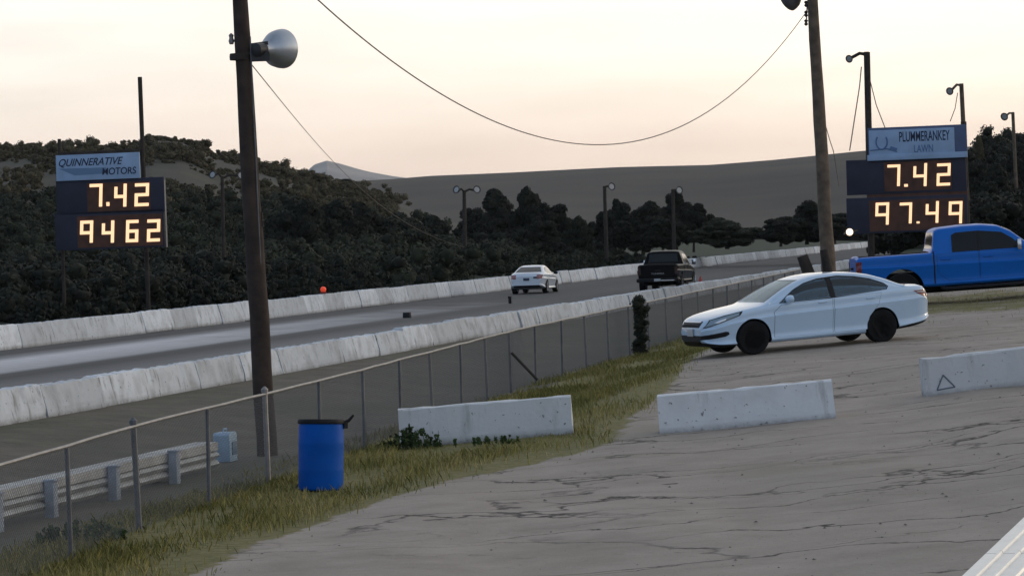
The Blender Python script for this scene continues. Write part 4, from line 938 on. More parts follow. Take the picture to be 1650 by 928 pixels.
# ------------------------------------------------------------------ vehicles
def chaikin(P, it):
    P = np.asarray(P, float)
    for _ in range(it):
        a, b_ = P[:-1], P[1:]; q = np.empty((2 * len(a), 2)); q[0::2] = a * .75 + b_ * .25; q[1::2] = a * .25 + b_ * .75
        P = np.vstack([P[:1], q, P[-1:]])
    return P
class Car:
    """closed body surface from side profile, plan width and section; x runs from the nose to the tail, z up"""
    def __init__(s, **k): s.__dict__.update(k)
    def f(s, key, x):
        t = getattr(s, key); xs = np.array([p[0] for p in t]); ys = np.array([p[1] for p in t]); sg = getattr(s, key + '_s', .05)
        g = np.linspace(-2.5, 2.5, 15); wt = np.exp(-g * g / 2); wt /= wt.sum()
        return float((np.interp(np.clip(x + g * sg, xs[0], xs[-1]), xs, ys) * wt).sum())
    def sec(s, x, off=0, zb=None):
        zt = s.f('top', x) + off; zb_ = (s.f('bot', x) - off) if zb is None else zb; wd = s.f('wid', x) + off; be = s.f('belt', x)
        be = min(be, zt - .06); tum = s.tum * max(0, zt - be); wt = wd - tum; rt = min(s.rt, (zt - be) * .6 + .03)
        cr = s.crown
        H_ = be - zb_; zc = zb_ + H_ * s.crz
        P = [(0, zb_), (wd * .55, zb_), (wd - .10, zb_), (wd - .03, zb_ + .03), (wd + .004, zb_ + H_ * .10), (wd - .046, zb_ + H_ * .18), (wd - .026, zb_ + H_ * .42), (wd + .010, zc), (wd + .012, zc + .010), (wd - .030, zc + .032), (wd - .026, be - .03), (wd - .035, be), (wd - .055, be + .015)]
        if zt - be > .12: P += [(wd - .055 - (zt - be) * s.tum * .5, be + (zt - be) * .5), (wt - .05, zt - rt)]
        else: P += [(wd - .06, be + (zt - be) * .3), (wd - .075, be + (zt - be) * .5)]
        P += [(P[-1][0] - rt * .35, zt - .02), (P[-1][0] * .72, zt + cr * .35), (P[-1][0] * .4, zt + cr * .8), (0, zt + cr)]
        return chaikin(P, 2)
    def mesh(s, off=0, x0=None, x1=None, zb=None, nst=80, mt=None):
        L0, L1 = s.top[0][0], s.top[-1][0]; a = L0 if x0 is None else x0; b_ = L1 if x1 is None else x1
        xs = np.linspace(a, b_, nst)
        if x0 is None: xs = np.unique(np.concatenate([xs, a + np.array([.01, .025, .05, .08, .12, .18, .25]), b_ - np.array([.01, .025, .05, .08, .12, .18])] + [np.array(getattr(s, 'extra', []), float)]))
        V = []; m_ = None
        for x_ in xs:
            h = s.sec(x_, off, zb); ring = np.vstack([h, np.stack([-h[-2:0:-1, 0], h[-2:0:-1, 1]], -1)]); m_ = len(ring)
            xx = x_
            if x0 is None:
                if x_ == xs[0]: xx = x_ - off
                if x_ == xs[-1]: xx = x_ + off
            V += [(xx, p_[0], p_[1]) for p_ in ring]
        n = len(xs); F_ = [(i * m_ + k, i * m_ + (k + 1) % m_, (i + 1) * m_ + (k + 1) % m_, (i + 1) * m_ + k) for i in range(n - 1) for k in range(m_)]
        me = bpy.data.meshes.new('shell'); me.from_pydata(V, [], F_ + [tuple(range(m_ - 1, -1, -1)), tuple(range((n - 1) * m_, n * m_))])
        bm = bmesh.new(); bm.from_mesh(me); bmesh.ops.recalc_face_normals(bm, faces=bm.faces); bm.to_mesh(me); bm.free()
        if mt: me.materials.append(mt)
        return me
    def y(s, x, z):
        h = s.sec(x); i0 = int(np.argmax(h[:, 0] > .9 * h[:, 0].max())); q = h[4:]; o = np.argsort(q[:, 1]); return float(np.interp(z, q[o][:, 1], q[o][:, 0]))
def boolean(a, b_, op):
    oa, ob = bpy.data.objects.new('a', a), bpy.data.objects.new('b', b_); COL.objects.link(oa); COL.objects.link(ob)
    md = oa.modifiers.new('b', 'BOOLEAN'); md.operation = op; md.object = ob; md.solver = 'EXACT'; md.material_mode = 'TRANSFER'
    dg = bpy.context.evaluated_depsgraph_get(); me = bpy.data.meshes.new_from_object(oa.evaluated_get(dg))
    bpy.data.objects.remove(oa); bpy.data.objects.remove(ob); return me
def pr(poly, ax, a, b_, mt=None):
    me = MB().prism(poly, ax, a, b_).mesh()
    if mt: me.materials.append(mt)
    return me
def grow(poly, d):
    P = np.array(poly); c_ = P.mean(0); q = P - c_; ln = np.linalg.norm(q, axis=1)[:, None]; return [tuple(v) for v in (c_ + q * (1 + d / ln))]
def patch_part(car, off, prism_me, name, mt, parent, label=None):
    me = boolean(car.mesh(off), prism_me, 'INTERSECT'); o = mesh_obj(name, me, mt, parent, 35)
    if label: o['label'] = label
    return o
def pane(car, prism_me, name, mt, parent, inner=-.016, outer=-.007):
    me = boolean(boolean(car.mesh(outer), prism_me, 'INTERSECT'), car.mesh(inner), 'DIFFERENCE'); return mesh_obj(name, me, mt, parent, 35)
def wheel(parent, x, y, r, wd, side, rimm, spokes=10, rr=.68):
    e_ = MB(); e_.lathe([(r * rr, -wd / 2), (r * .93, -wd / 2), (r * .985, -wd * .42), (r, -wd * .3), (r, wd * .3), (r * .985, wd * .42), (r * .93, wd / 2), (r * rr, wd / 2), (r * rr * .97, 0)], 40, axis='y')
    o = e_.build('wheel', M_rubber, parent, 30); o.location = (x, y, r)
    m_ = MB(); yo = side * wd * .40; R_ = r * rr
    m_.lathe([(R_ * 1.02, side * wd * .5), (R_ * .95, side * wd * .5), (R_ * .9, side * wd * .3), (R_ * .9, -side * wd * .4), (R_ * 1.0, -side * wd * .4)], 32, axis='y')
    m_.lathe([(.001, yo), (R_ * .2, yo), (R_ * .24, yo - side * .03), (R_ * .24, -side * .04), (.001, -side * .04)], 20, axis='y')
    for k in range(spokes):
        a = 2 * math.pi * k / spokes; M_ = Matrix.Rotation(a, 3, 'Y'); m_.box(M_ @ Vector((R_ * .56, yo - side * .02, 0)), (R_ * .80, .03, R_ * .15), M_)
    m_.build('rim', rimm, o, 35); return o
def wells(body, centres, r, half, depth=.30):
    for (x, z) in centres:
        for sd in (-1, 1):
            c_ = MB().lathe([(r, 0), (r, depth + .3)], 48, axis='y', M=Matrix.Translation((x, sd * (half - depth) if sd > 0 else -(half - depth) - depth - .3, z))).mesh(); c_.materials.append(M_well)
            body = boolean(body, c_, 'DIFFERENCE')
    return body

# ---- white sedan on the lot
sed = Car(top=[(0, .60), (.03, .69), (.12, .76), (.35, .83), (.7, .895), (1.1, .95), (1.27, .975), (1.5, 1.10), (1.8, 1.25), (2.1, 1.375), (2.4, 1.44), (2.7, 1.465), (3.0, 1.465), (3.35, 1.44), (3.7, 1.375), (4.02, 1.265), (4.28, 1.15), (4.43, 1.10), (4.75, 1.09), (4.84, 1.06), (4.9, .90)],
          top_s=.045, bot=[(0, .36), (.06, .24), (.25, .19), (1, .20), (3.8, .21), (4.5, .27), (4.8, .33), (4.9, .42)], wid=[(0, .50), (.05, .64), (.15, .77), (.35, .865), (.8, .915), (1.6, .93), (3.6, .93), (4.3, .915), (4.65, .87), (4.82, .79), (4.9, .66)], wid_s=.04,
          belt=[(0, .62), (.5, .80), (1.2, .90), (1.6, .935), (4.0, 1.02), (4.9, 1.03)], tum=.50, rt=.10, crown=.02, crz=.72)
def build_sedan():
    th = R(18); SC = 1.03
    fw = hitg(1214, 571); fwd = Vector((-math.cos(th), -math.sin(th), 0)); far = Vector((-math.sin(th), math.cos(th), 0))
    org = fw - (-fwd) * .98 * SC + far * .79 * SC
    e_ = empty('sedan_car', org, th, 'white four-door sedan with black wheels parked facing left on the lot', 'car')
    rearp = org - fwd * 3.76; z1 = gz(*(org - fwd * .98 - far * .79).xy); z2 = gz(*(rearp - far * .79).xy); z3 = gz(*(rearp + far * .79).xy)
    e_.location.z = (z1 - (z2 - z1) / 2.78 * .98) + .0
    e_.rotation_euler = (math.atan2(z3 - z2, 1.58), -math.atan2(z2 - z1, 2.78), th); e_.scale = (SC,) * 3
    c = sed
    side = [(1.60, .965), (1.78, 1.085), (2.0, 1.215), (2.25, 1.315), (2.55, 1.372), (2.95, 1.383), (3.3, 1.36), (3.62, 1.295), (3.88, 1.195), (3.96, 1.12), (3.90, 1.06), (2.7, 1.0)]
    fpoly = [p for p in side if p[0] <= 2.56] + [(2.70, 1.38), (2.70, 1.0)]; rpoly = [(2.80, 1.005), (2.80, 1.38)] + [p for p in side if p[0] > 2.9]
    ws = [(-.70, 1.0), (.70, 1.0), (.52, 1.385), (-.52, 1.385)]; rw = [(-.64, 1.13), (.64, 1.13), (.50, 1.385), (-.50, 1.385)]
    b_ = c.mesh(0, mt=M_white)
    b_ = wells(b_, [(.98, .335), (3.76, .335)], .375, .93)
    inn = c.mesh(-.05, 1.42, 4.15, .40, 50, mat('interior_grey', (.022, .025, .03), .9)); b_ = boolean(b_, inn, 'DIFFERENCE')
    for pm_ in (pr(fpoly, 'y', -1.2, 1.2, M_white), pr(rpoly, 'y', -1.2, 1.2, M_white), pr(ws, 'x', 1.0, 2.35, M_white), pr(rw, 'x', 3.3, 4.6, M_white)): b_ = boolean(b_, pm_, 'DIFFERENCE')
    mesh_obj('body', b_, None, e_, 32)
    gl = bpy.data.materials.new('car_glass'); gl.use_nodes = True; t = gl.node_tree; t.nodes.clear(); o_ = N(t, 'ShaderNodeOutputMaterial'); mx = N(t, 'ShaderNodeMixShader'); tr_ = N(t, 'ShaderNodeBsdfTransparent'); gs = N(t, 'ShaderNodeBsdfGlossy')
    tr_.inputs[0].default_value = (.46, .56, .64, 1); gs.inputs['Roughness'].default_value = .05; fr_ = N(t, 'ShaderNodeFresnel'); fr_.inputs[0].default_value = 1.65; gs.inputs[0].default_value = (.80, .93, 1, 1)
    t.links.new(fr_.outputs[0], mx.inputs[0]); t.links.new(tr_.outputs[0], mx.inputs[1]); t.links.new(gs.outputs[0], mx.inputs[2]); t.links.new(mx.outputs[0], o_.inputs[0])
    pane(c, pr(grow(ws, .01), 'x', 1.0, 2.35), 'windshield', gl, e_); pane(c, pr(grow(rw, .01), 'x', 3.3, 4.6), 'rear_window', gl, e_)
    for sgn in (-1, 1):
        lo, hi = (-1.2, -.2) if sgn < 0 else (.2, 1.2)
        for pl in (fpoly, rpoly):
            pane(c, pr(grow(pl, .008), 'y', lo, hi), 'side_window', gl, e_)
        # black surround
        tm = boolean(boolean(c.mesh(.003), pr(grow(side, .030), 'y', lo, hi), 'INTERSECT'), pr(grow(side, .004), 'y', -1.3, 1.3), 'DIFFERENCE')
        tm = boolean(tm, c.mesh(-.004), 'DIFFERENCE'); mesh_obj('window_trim', tm, M_black, e_, 35)
        pil = boolean(boolean(c.mesh(.003), pr([(2.695, .99), (2.805, .99), (2.805, 1.385), (2.695, 1.385)], 'y', lo, hi), 'INTERSECT'), c.mesh(-.004), 'DIFFERENCE'); mesh_obj('door_pillar', pil, M_black, e_, 35)
        for dpoly, hx in (([(1.42, .30), (2.68, .30), (2.72, .97), (1.62, .93), (1.45, .80)], 2.5), ([(2.72, .30), (3.42, .30), (3.50, .55), (3.72, .80), (3.80, 1.005), (2.76, .98)], 3.55)):
            seam = boolean(c.mesh(.0015), pr(grow(dpoly, .007), 'y', lo, hi), 'INTERSECT'); so_ = mesh_obj('door_seam', seam, M_black, e_, 35)
            dme = boolean(c.mesh(.0035), pr(dpoly, 'y', lo, hi), 'INTERSECT'); d_o = mesh_obj('door', dme, M_white, e_, 35); so_.parent = d_o
            yh = sgn * (c.y(hx, .90) + .018); MB().tube([(hx - .10, yh - sgn * .03, .915), (hx - .08, yh, .915), (hx + .08, yh, .92), (hx + .10, yh - sgn * .03, .92)], .014, 8).build('handle', M_white, d_o)
        patch_part(c, .006, pr([(.05, .60), (.16, .735), (.42, .80), (.72, .85), (.70, .80), (.45, .725), (.22, .655), (.10, .615)], 'y', lo, hi), 'headlight', M_lens, e_)
        patch_part(c, .009, pr([(.20, .685), (.33, .745), (.44, .755), (.42, .725), (.28, .672)], 'y', lo, hi), 'headlight_projector', M_chrome, e_)
        patch_part(c, .003, pr([(.03, .585), (.15, .745), (.42, .815), (.80, .875), (.72, .79), (.45, .712), (.22, .64), (.08, .59)], 'y', lo, hi), 'headlight_surround', M_black, e_)
        patch_part(c, .005, pr([(-.05, .345), (.40, .40), (.48, .44), (.46, .49), (.40, .50), (-.05, .43)], 'y', lo if sgn < 0 else .42, -.42 if sgn < 0 else hi), 'fog_lamp_recess', M_black, e_)
        patch_part(c, .006, pr([(4.52, .985), (5.0, .985), (5.0, .83), (4.75, .86), (4.60, .93)], 'y', lo if sgn < 0 else .4, -.4 if sgn < 0 else hi), 'tail_light', M_red, e_)
        patch_part(c, .009, pr([(4.56, .965), (5.0, .955), (5.0, .925), (4.62, .94)], 'y', lo if sgn < 0 else .4, -.4 if sgn < 0 else hi), 'reversing_light', M_plate, e_)
        m_ = MB(); ym = sgn * 1.0; m_.lathe([(.001, -.06), (.05, -.055), (.085, -.02), (.095, .03), (.09, .06), (.001, .065)], 16, axis='x', M=Matrix.Translation((1.74, ym, 1.035)) @ Matrix.Diagonal((1, 1.35, .85, 1))); m_.tube([(1.75, sgn * .86, .98), (1.75, ym - sgn * .05, 1.0)], .025, 6); m_.build('mirror', M_white, e_)
        for xx in (.98, 3.76): wheel(e_, xx, sgn * .795, .335, .225, sgn, M_rimblk)
        patch_part(c, .004, pr([(1.36, .20), (3.38, .21), (3.38, .245), (1.36, .235)], 'y', lo, hi), 'sill', M_white, e_)
        patch_part(c, .005, pr([(-.1, .15), (.30, .15), (.62, .20), (.62, .225), (.25, .255), (-.1, .32)], 'y', lo if sgn < 0 else 0, 0 if sgn < 0 else hi), 'lower_lip', M_black, e_)
        patch_part(c, .005, pr([(4.12, .2), (5, .3), (5, .44), (4.9, .39), (4.14, .285)], 'y', lo if sgn < 0 else 0, 0 if sgn < 0 else hi), 'rear_valance', M_black, e_)
    patch_part(c, .007, pr([(-.46, .60), (.46, .60), (.50, .72), (-.50, .72)], 'x', -.2, .12), 'grille', M_black, e_)
    patch_part(c, .012, pr([(-.44, .70), (.44, .70), (.46, .725), (-.46, .725)], 'x', -.2, .14), 'grille_bar', M_chrome, e_)
    patch_part(c, .006, pr([(-.45, .29), (.45, .29), (.50, .44), (-.50, .44)], 'x', -.2, .10), 'lower_grille', M_black, e_)
    MB().box((-.02, 0, .50), (.02, .30, .15)).build('number_plate', M_plate, e_, 40, .004)
    for y_ in (-.38, .38):
        m_ = MB(); m_.box((2.35, y_, .62), (.5, .48, .18)); m_.box((2.66, y_, .92), (.14, .46, .55), Matrix.Rotation(.18, 3, 'Y')); m_.box((2.74, y_, 1.24), (.10, .26, .17)); m_.build('seat', M_seat, e_, 40, .03)
    m_ = MB(); m_.box((3.35, 0, .62), (.5, 1.3, .18)); m_.box((3.68, 0, .90), (.14, 1.3, .5), Matrix.Rotation(.25, 3, 'Y')); m_.build('rear_seat', M_seat, e_, 40, .03)
    m_ = MB(); m_.box((1.72, 0, .86), (.42, 1.4, .14)); m_.build('dashboard', M_black, e_, 40, .03)
    m_ = MB(); m_.tube([(2.02 + .05 * math.sin(a), -.38 + .18 * math.cos(a), .93 + .17 * math.sin(a)) for a in np.linspace(0, 2 * math.pi, 20)], .014, 6); m_.build('steering_wheel', M_black, e_)
    return e_
build_sedan()

# ---- white race car on the track, seen from behind
rc = Car(top=[(0, .55), (.04, .64), (.3, .74), (.8, .84), (1.2, .90), (1.6, 1.10), (2.0, 1.30), (2.3, 1.37), (2.8, 1.375), (3.2, 1.33), (3.6, 1.19), (4.0, 1.04), (4.15, 1.01), (4.4, 1.0), (4.47, .95), (4.52, .80)], top_s=.045,
         bot=[(0, .32), (.1, .2), (1, .19), (3.5, .2), (4.2, .28), (4.52, .40)], wid=[(0, .5), (.1, .7), (.4, .83), (1, .87), (3.6, .885), (4.2, .85), (4.42, .78), (4.52, .68)], wid_s=.04, belt=[(0, .58), (1.2, .86), (3.8, .96), (4.52, .95)], tum=.52, rt=.10, crown=.02, crz=.7)
def place_on_track(px, py, car_len, half):
    """rear tyres' contact seen at that pixel; heading along the track"""
    p = hitz(px, py, 0.0); rz = math.atan2(-dT.y, -dT.x); return p + dT * (car_len * .82), rz
def build_racer():
    p, rz = place_on_track(854, 473, 4.5, .8)
    c = rc; e_ = empty('race_car', p + dT * 0, rz, 'white coupe driving away on the far lane of the track', 'car')
    b_ = wells(c.mesh(0, mt=M_white2), [(.9, .32), (3.55, .32)], .36, .885); mesh_obj('body', b_, None, e_, 32)
    side = [(1.55, .92), (1.95, 1.19), (2.3, 1.29), (2.8, 1.295), (3.15, 1.24), (3.45, 1.08), (3.35, .99)]
    patch_part(c, .004, pr([(-.62, .94), (.62, .94), (.48, 1.285), (-.48, 1.285)], 'x', .9, 2.2), 'windshield', M_glassdk, e_)
    patch_part(c, .004, pr([(-.66, 1.06), (.66, 1.06), (.50, 1.31), (-.50, 1.31)], 'x', 2.9, 4.15), 'rear_window', M_glassdk, e_)
    for sgn in (-1, 1):
        lo, hi = (-1.2, -.2) if sgn < 0 else (.2, 1.2)
        patch_part(c, .004, pr(side, 'y', lo, hi), 'side_window', M_glassdk, e_)
        patch_part(c, .008, pr([(4.28, .93), (4.7, .95), (4.7, .70), (4.45, .74), (4.33, .82)], 'y', lo if sgn < 0 else .52, -.52 if sgn < 0 else hi), 'tail_light', M_pinkred, e_)
        dme = patch_part(c, .0035, pr([(1.4, .3), (2.75, .3), (2.85, .93), (1.55, .9)], 'y', lo, hi), 'door', M_white2, e_)
        MB().tube([(2.6, sgn * (c.y(2.6, .85) - .01), .86), (2.62, sgn * (c.y(2.6, .85) + .02), .86), (2.75, sgn * (c.y(2.6, .85) + .02), .86)], .014, 6).build('handle', M_white2, dme)
        m_ = MB(); m_.lathe([(.001, -.06), (.07, -.04), (.085, .03), (.001, .06)], 14, axis='x', M=Matrix.Translation((1.65, sgn * .96, .97)) @ Matrix.Diagonal((1, 1.3, .85, 1))); m_.tube([(1.66, sgn * .82, .92), (1.66, sgn * .93, .95)], .022, 6); m_.build('mirror', M_black, e_)
        wheel(e_, .9, sgn * .76, .32, .23, sgn, M_rimsil, 5); wheel(e_, 3.55, sgn * .76, .325, .25, sgn, M_rimsil, 5, .74)
    patch_part(c, .006, pr([(-.70, .30), (.70, .30), (.62, .42), (-.62, .42)], 'x', 4.3, 4.7), 'rear_valance', M_black, e_)
    MB().box((4.535, 0, .72), (.03, .30, .13)).build('number_plate', mat('dark_plate', (.05, .06, .10), .6), e_, 40, .004)
    MB().box((4.535, .44, .80), (.03, .16, .09)).build('badge', mat('dark_plate', (.05, .06, .10), .6), e_, 40, .004)
    patch_part(c, .01, pr([(-.66, .965), (.66, .965), (.66, .985), (-.66, .985)], 'x', 4.2, 4.6), 'boot_lip', M_white2, e_)
    return e_
build_racer()

# ---- pickups
pk = Car(top=[(0, .80), (.05, 1.02), (.2, 1.10), (.8, 1.16), (1.45, 1.20), (1.75, 1.42), (2.1, 1.72), (2.4, 1.87), (2.8, 1.925), (3.3, 1.93), (3.85, 1.90), (3.98, 1.84), (4.04, 1.36), (4.1, 1.32), (5.7, 1.325), (5.84, 1.32), (5.9, 1.26)], top_s=.022,
         extra=np.concatenate([np.arange(3.8, 4.2, .015)]),
         bot=[(0, .5), (.15, .40), (1, .44), (4, .44), (5.3, .50), (5.9, .58)], wid=[(0, .80), (.08, .90), (.3, .97), (1, 1.0), (5, 1.0), (5.7, .99), (5.84, .97), (5.9, .93)], wid_s=.03, belt=[(0, 1.0), (1.4, 1.15), (1.7, 1.20), (4, 1.27), (4.1, 1.26), (5.9, 1.26)], tum=.26, rt=.12, crown=.025, crz=.66)
def build_pickup(name, org, rot, paint, label, tailm, rimm, detail_rear, ride=0):
    c = pk; e_ = empty(name, org, 0, label, 'pickup truck'); e_.rotation_euler = rot
    b_ = c.mesh(0, nst=110, mt=paint); b_ = wells(b_, [(1.0, .42), (4.82, .44)], .51, 1.0, .34)
    bed = MB().box((4.97, 0, 1.2), (1.70, 1.66, .7)).mesh(); bed.materials.append(M_black); b_ = boolean(b_, bed, 'DIFFERENCE'); mesh_obj('body', b_, None, e_, 32)
    side_f = [(1.86, 1.28), (2.08, 1.52), (2.34, 1.70), (2.9, 1.775), (2.9, 1.28)]; side_r = [(2.96, 1.28), (2.96, 1.775), (3.45, 1.765), (3.56, 1.71), (3.58, 1.28)]
    patch_part(c, .004, pr([(-.78, 1.25), (.78, 1.25), (.66, 1.83), (-.66, 1.83)], 'x', 1.3, 2.6), 'windshield', M_glassdk, e_)
    patch_part(c, .006, pr([(-.70, 1.40), (.70, 1.40), (.64, 1.80), (-.64, 1.80)], 'x', 3.7, 4.2), 'rear_window', M_glassdk, e_)
    for sgn in (-1, 1):
        lo, hi = (-1.3, -.3) if sgn < 0 else (.3, 1.3)
        patch_part(c, .006, pr(side_f, 'y', lo, hi), 'side_window', M_glassdk, e_); patch_part(c, .006, pr(side_r, 'y', lo, hi), 'side_window', M_glassdk, e_)
        patch_part(c, .004, pr([(2.90, 1.27), (2.96, 1.27), (2.96, 1.775), (2.90, 1.775)], 'y', lo, hi), 'door_pillar', M_black, e_)
        for dpoly, hx in (([(1.62, .58), (2.92, .58), (2.92, 1.26), (1.72, 1.22)], 2.72), ([(2.95, .58), (3.70, .58), (3.95, .80), (3.95, 1.26), (2.95, 1.26)], 3.75)):
            seam = patch_part(c, .0015, pr(grow(dpoly, .008), 'y', lo, hi), 'door_seam', M_black, e_); d_o = patch_part(c, .004, pr(dpoly, 'y', lo, hi), 'door', paint, e_); seam.parent = d_o
            yh = sgn * (c.y(hx, 1.12) + .02); MB().tube([(hx - .12, yh - sgn * .03, 1.12), (hx - .1, yh, 1.12), (hx + .1, yh, 1.125), (hx + .12, yh - sgn * .03, 1.125)], .018, 8).build('handle', paint, d_o)
        patch_part(c, .003, pr([(4.02, .52), (4.055, .52), (4.045, 1.33), (4.012, 1.33)], 'y', lo, hi), 'bed_gap', M_black, e_)
        patch_part(c, .010, pr([(5.78, 1.20), (6.1, 1.20), (6.1, .84), (5.80, .84)], 'y', lo if sgn < 0 else .80, -.80 if sgn < 0 else hi), 'tail_light', tailm, e_)
        patch_part(c, .008, pr([(-.1, .82), (.32, .86), (.36, 1.03), (.05, 1.03), (-.1, 1.0)], 'y', lo if sgn < 0 else .62, -.62 if sgn < 0 else hi), 'headlight', M_lens, e_)
        m_ = MB(); m_.box((1.98, sgn * 1.16, 1.36), (.10, .20, .26)); m_.tube([(1.98, sgn * .92, 1.28), (1.98, sgn * 1.1, 1.30)], .03, 6); m_.build('mirror', M_chrome, e_, 40, .03)
        MB().tube([(1.6, sgn * .99, .42), (1.7, sgn * 1.06, .38), (3.8, sgn * 1.06, .38), (3.9, sgn * .99, .42)], .045, 8).build('side_step', M_black, e_)
        wheel(e_, 1.0, sgn * .86, .42, .28, sgn, rimm, 6, .60); wheel(e_, 4.82, sgn * .86, .42, .28, sgn, rimm, 6, .60)
        for xx in (1.0, 4.82):   # dark inner liner lip
            pass
    patch_part(c, .006, pr([(-.76, .66), (.76, .66), (.76, 1.27), (-.76, 1.27)], 'x', 5.75, 6.1), 'tailgate', paint, e_)
    patch_part(c, .010, pr([(-.60, .66), (.60, .66), (.64, 1.02), (-.64, 1.02)], 'x', -.3, .08), 'grille', M_black, e_)
    bm_ = MB(); bm_.prism([(5.86, .50), (6.06, .50), (6.08, .56), (6.08, .66), (5.88, .68)], 'y', -.98, .98); bm_.build('rear_bumper', M_black if detail_rear else M_chrome, e_, 40, .015)
    bm_ = MB(); bm_.prism([(.10, .42), (-.12, .44), (-.14, .62), (.05, .66)], 'y', -.95, .95); bm_.build('front_bumper', M_chrome, e_, 40, .02)
    MB().box((5.93, 0, 1.03), (.06, .26, .06)).build('tailgate_handle', M_black, e_, 40, .01)
    MB().box((6.09, 0, .60), (.02, .30, .12)).build('number_plate', M_plate, e_, 40, .004)
    m_ = MB(); m_.tube([(.9, 0, .42), (5.0, 0, .44)], .16, 8); m_.box((2.8, 0, .42), (3.4, 1.3, .12)); m_.tube([(4.82, -.8, .42), (4.82, .8, .42)], .09, 8); m_.tube([(1, -.8, .42), (1, .8, .42)], .09, 8); m_.build('chassis', M_well, e_)
    if detail_rear:
        me = text_mesh('TUNDRA', .10, 0, .004, .62); me.transform(Matrix.Rotation(R(90), 4, 'Z')); o = mesh_obj('lettering', me, mat('badge_grey', (.35, .35, .36), .4), e_); o.location = (5.925, -.31, .86)
        MB().box((6.085, .45, .575), (.03, .7, .05)).build('bumper_strip', M_chrome, e_)
    return e_
# blue pickup on the lot, facing right
thb = R(180 - .5)
fwdb = Vector((-math.cos(thb), -math.sin(thb), 0)); nearb = Vector((-math.sin(thb), math.cos(thb), 0))   # local +y
rwheel = at(1456, 478, 80.5); gzr = gz(rwheel.x, rwheel.y)
orgb = Vector((rwheel.x, rwheel.y, 0)) + fwdb * 4.82 * 1.07 - nearb * .9
slope = math.atan2(gz(*(orgb - fwdb * 1.0).xy) - gz(*(orgb - fwdb * 4.82).xy), 3.82)
orgb.z = gz(*(orgb - fwdb * 1.0).xy) + math.tan(slope) * 1.0
bp_ = build_pickup('pickup_truck', orgb, (0, slope, thb), M_blue, 'bright blue crew-cab pickup truck parked behind the white sedan', M_red, M_rimblk, False)
bp_.scale = (1.07, 1.04, 1.03)
# black pickup on the track
p = hitz(1066, 471, 0) + dT * 4.9 - Vector((0, 0, 0)); rz = math.atan2(-dT.y, -dT.x)
build_pickup('pickup_truck', p, (0, 0, rz), M_blkpaint, 'black pickup truck driving away on the near lane of the track', mat('smoked_lamp', (.03, .004, .005), .2), M_rimblk, True)

# ------------------------------------------------------------------ grass, weeds, pebbles
def blades(n, region, hmin, hmax, seed):
    r_ = np.random.default_rng(seed); V = []; k = 0; pts = region(n, r_); m_ = len(pts)
    p = np.asarray(pts); h = r_.uniform(hmin, hmax, (m_, 1)) * r_.uniform(.5, 1.2, (m_, 1)); bq = lb1.location; near_b = (np.abs(p[:, 0:1] - bq.x) < 1.35) & (p[:, 1:2] < bq.y) & (p[:, 1:2] > bq.y - 2.6); h = np.where(near_b, h * .4, h); a = r_.uniform(0, 6.283, m_)
    d = np.stack([np.cos(a), np.sin(a), np.zeros(m_)], -1); side = np.stack([-np.sin(a), np.cos(a), np.zeros(m_)], -1)
    wd = h * .03 + .003; lean = h * r_.uniform(.1, .7, (m_, 1)); up = np.array([0, 0, 1.0])
    b0 = p - side * wd; b1 = p + side * wd; m0 = p + up * h * .55 + d * lean * .35; t = p + up * h + d * lean
    V = np.stack([b0, b1, m0 + side * wd * .8, t, m0 - side * wd * .8], 1).reshape(-1, 3); F_ = np.arange(5 * m_).reshape(-1, 5)
    return np_mesh('grass', V, F_, 5)
def verge(n, r_):
    out_ = []
    nz = lambda s, u: math.sin(s * .9 + 1.3 * math.sin(u * 2.1)) * .5 + math.sin(u * 3.3 + s * .37) * .5
    while len(out_) < n:
        s = r_.uniform(24, 105); ue = np.interp(s, es, eu); u = r_.uniform(ue - .25, 12.4)
        if s > 60 and r_.random() < .3: continue
        dens = np.clip((u - ue + .15) / 1.5, .04, 1) * np.clip(.5 + .75 * nz(s, u), .08, 1) * (1 - .75 * float(sm(11.6, 12.3, u)))
        if r_.random() > dens: continue
        q = su(s, u); out_.append((q.x, q.y, gz(q.x, q.y) - .01))
    return out_
g1_ = mesh_obj('grass', blades(70000, verge, .035, .15, 11), M_blade); tag(g1_, kind='stuff')
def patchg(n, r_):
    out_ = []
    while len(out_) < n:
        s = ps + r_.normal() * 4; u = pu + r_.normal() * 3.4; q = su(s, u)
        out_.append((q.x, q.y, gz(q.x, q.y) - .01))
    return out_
g2_ = mesh_obj('dry_grass', blades(2200, patchg, .03, .10, 12), M_blade); tag(g2_, kind='stuff')
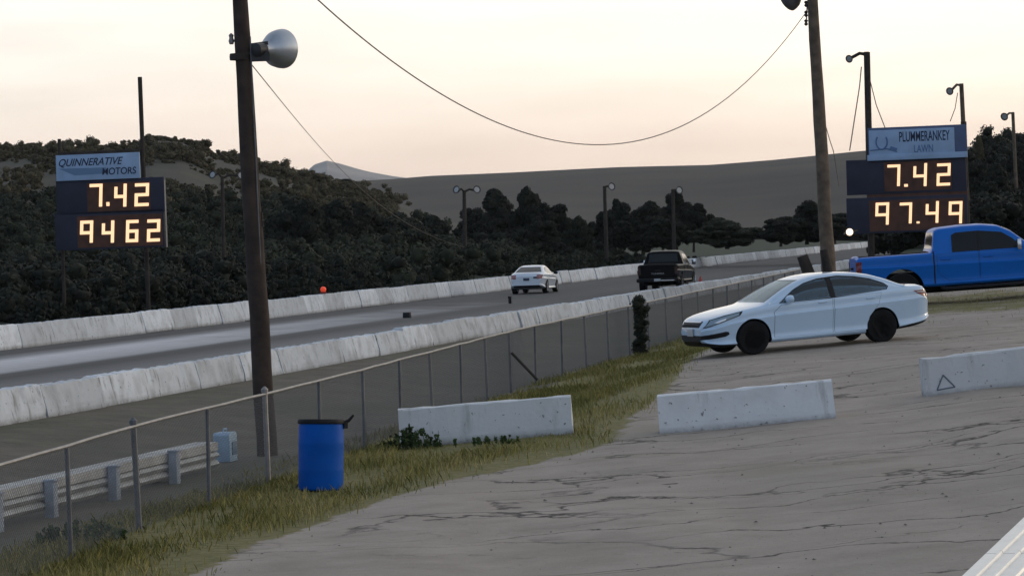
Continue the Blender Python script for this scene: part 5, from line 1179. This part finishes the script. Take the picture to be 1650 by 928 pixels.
def weedy(px, py, n, h, sp, label, seed, name='weed_clump', mt=None, tall=1):
    r_ = np.random.default_rng(seed); p0_ = hitg(px, py); e_ = empty(name, p0_, 0, label, 'plant')
    st = MB(); cs = []; rs = []
    for i in range(n):
        a = r_.uniform(0, 6.28); d = r_.random() ** .6 * sp; b0 = Vector((math.cos(a) * d, math.sin(a) * d * .6, -.02)); hh = h * r_.uniform(.5, 1.0) * (1 - .5 * d / sp)
        tp = b0 + Vector((r_.normal() * .12 * h, r_.normal() * .12 * h, hh)); st.tube([b0, (b0 + tp) / 2 + Vector((r_.normal() * .02, 0, 0)), tp], [.007, .006, .003], 5)
        for q in range(4): cs.append(tuple(b0.lerp(tp, r_.uniform(.25, 1)))); rs.append(.05 * h / .5)
    st.build('stems', M_weed, e_); mesh_obj('leaves', np_mesh('leaves', *leaf_quads(cs, None, 9, rs, .03, r_), 4), mt or M_weed, e_); return e_
weedy(668, 722, 34, .46, .42, 'dark green leafy weeds growing against the left end of the barrier on the verge', 1)
weedy(792, 716, 14, .22, .55, 'low dark weeds at the foot of the middle of the barrier on the verge', 2)
weedy(130, 872, 26, .40, .5, 'pale grey-green weeds at the foot of the fence at the lower left', 3)
q0 = hitg(1033, 574); sh = empty('narrow_shrub', q0, 0, 'narrow dark green shrub growing up the fence left of the white sedan', 'shrub'); r_ = np.random.default_rng(4)
mesh_obj('foliage', lumps('foliage', [(r_.normal() * .06 + .02 * k / 30, r_.normal() * .06, .05 + 1.35 * k / 44) for k in range(44)], [r_.uniform(.08, .15) for k in range(44)], r_, 1, .022, 90), M_leaf[1], sh)
MB().tube([(0, 0, -.05), (.02, 0, .6), (.0, .02, 1.2)], [.03, .022, .01], 6).build('stem', M_bark, sh)
def pebbles(n, r_):
    V = []; F_ = []
    for i in range(n):
        s = r_.uniform(24, 75); u = r_.uniform(-6, np.interp(s, es, eu) + .3); q = su(s, u); rr = .006 + .022 * r_.random() ** 5; z = gz(q.x, q.y)
        o = len(V); V += [(q.x + rr * a * r_.uniform(.7, 1.3), q.y + rr * b_ * r_.uniform(.7, 1.3), z + rr * c_ * .7) for a, b_, c_ in ((1, 0, 0), (-1, 0, 0), (0, 1, 0), (0, -1, 0), (0, 0, 1))]
        F_ += [(o, o + 2, o + 4), (o + 2, o + 1, o + 4), (o + 1, o + 3, o + 4), (o + 3, o, o + 4)]
    return np_mesh('gravel', V, F_, 3)
gv_ = mesh_obj('gravel', pebbles(2600, rng), mat('pebble_stone', (.12, .11, .10), .9, var=.5, vscale=1.5)); tag(gv_, kind='stuff')
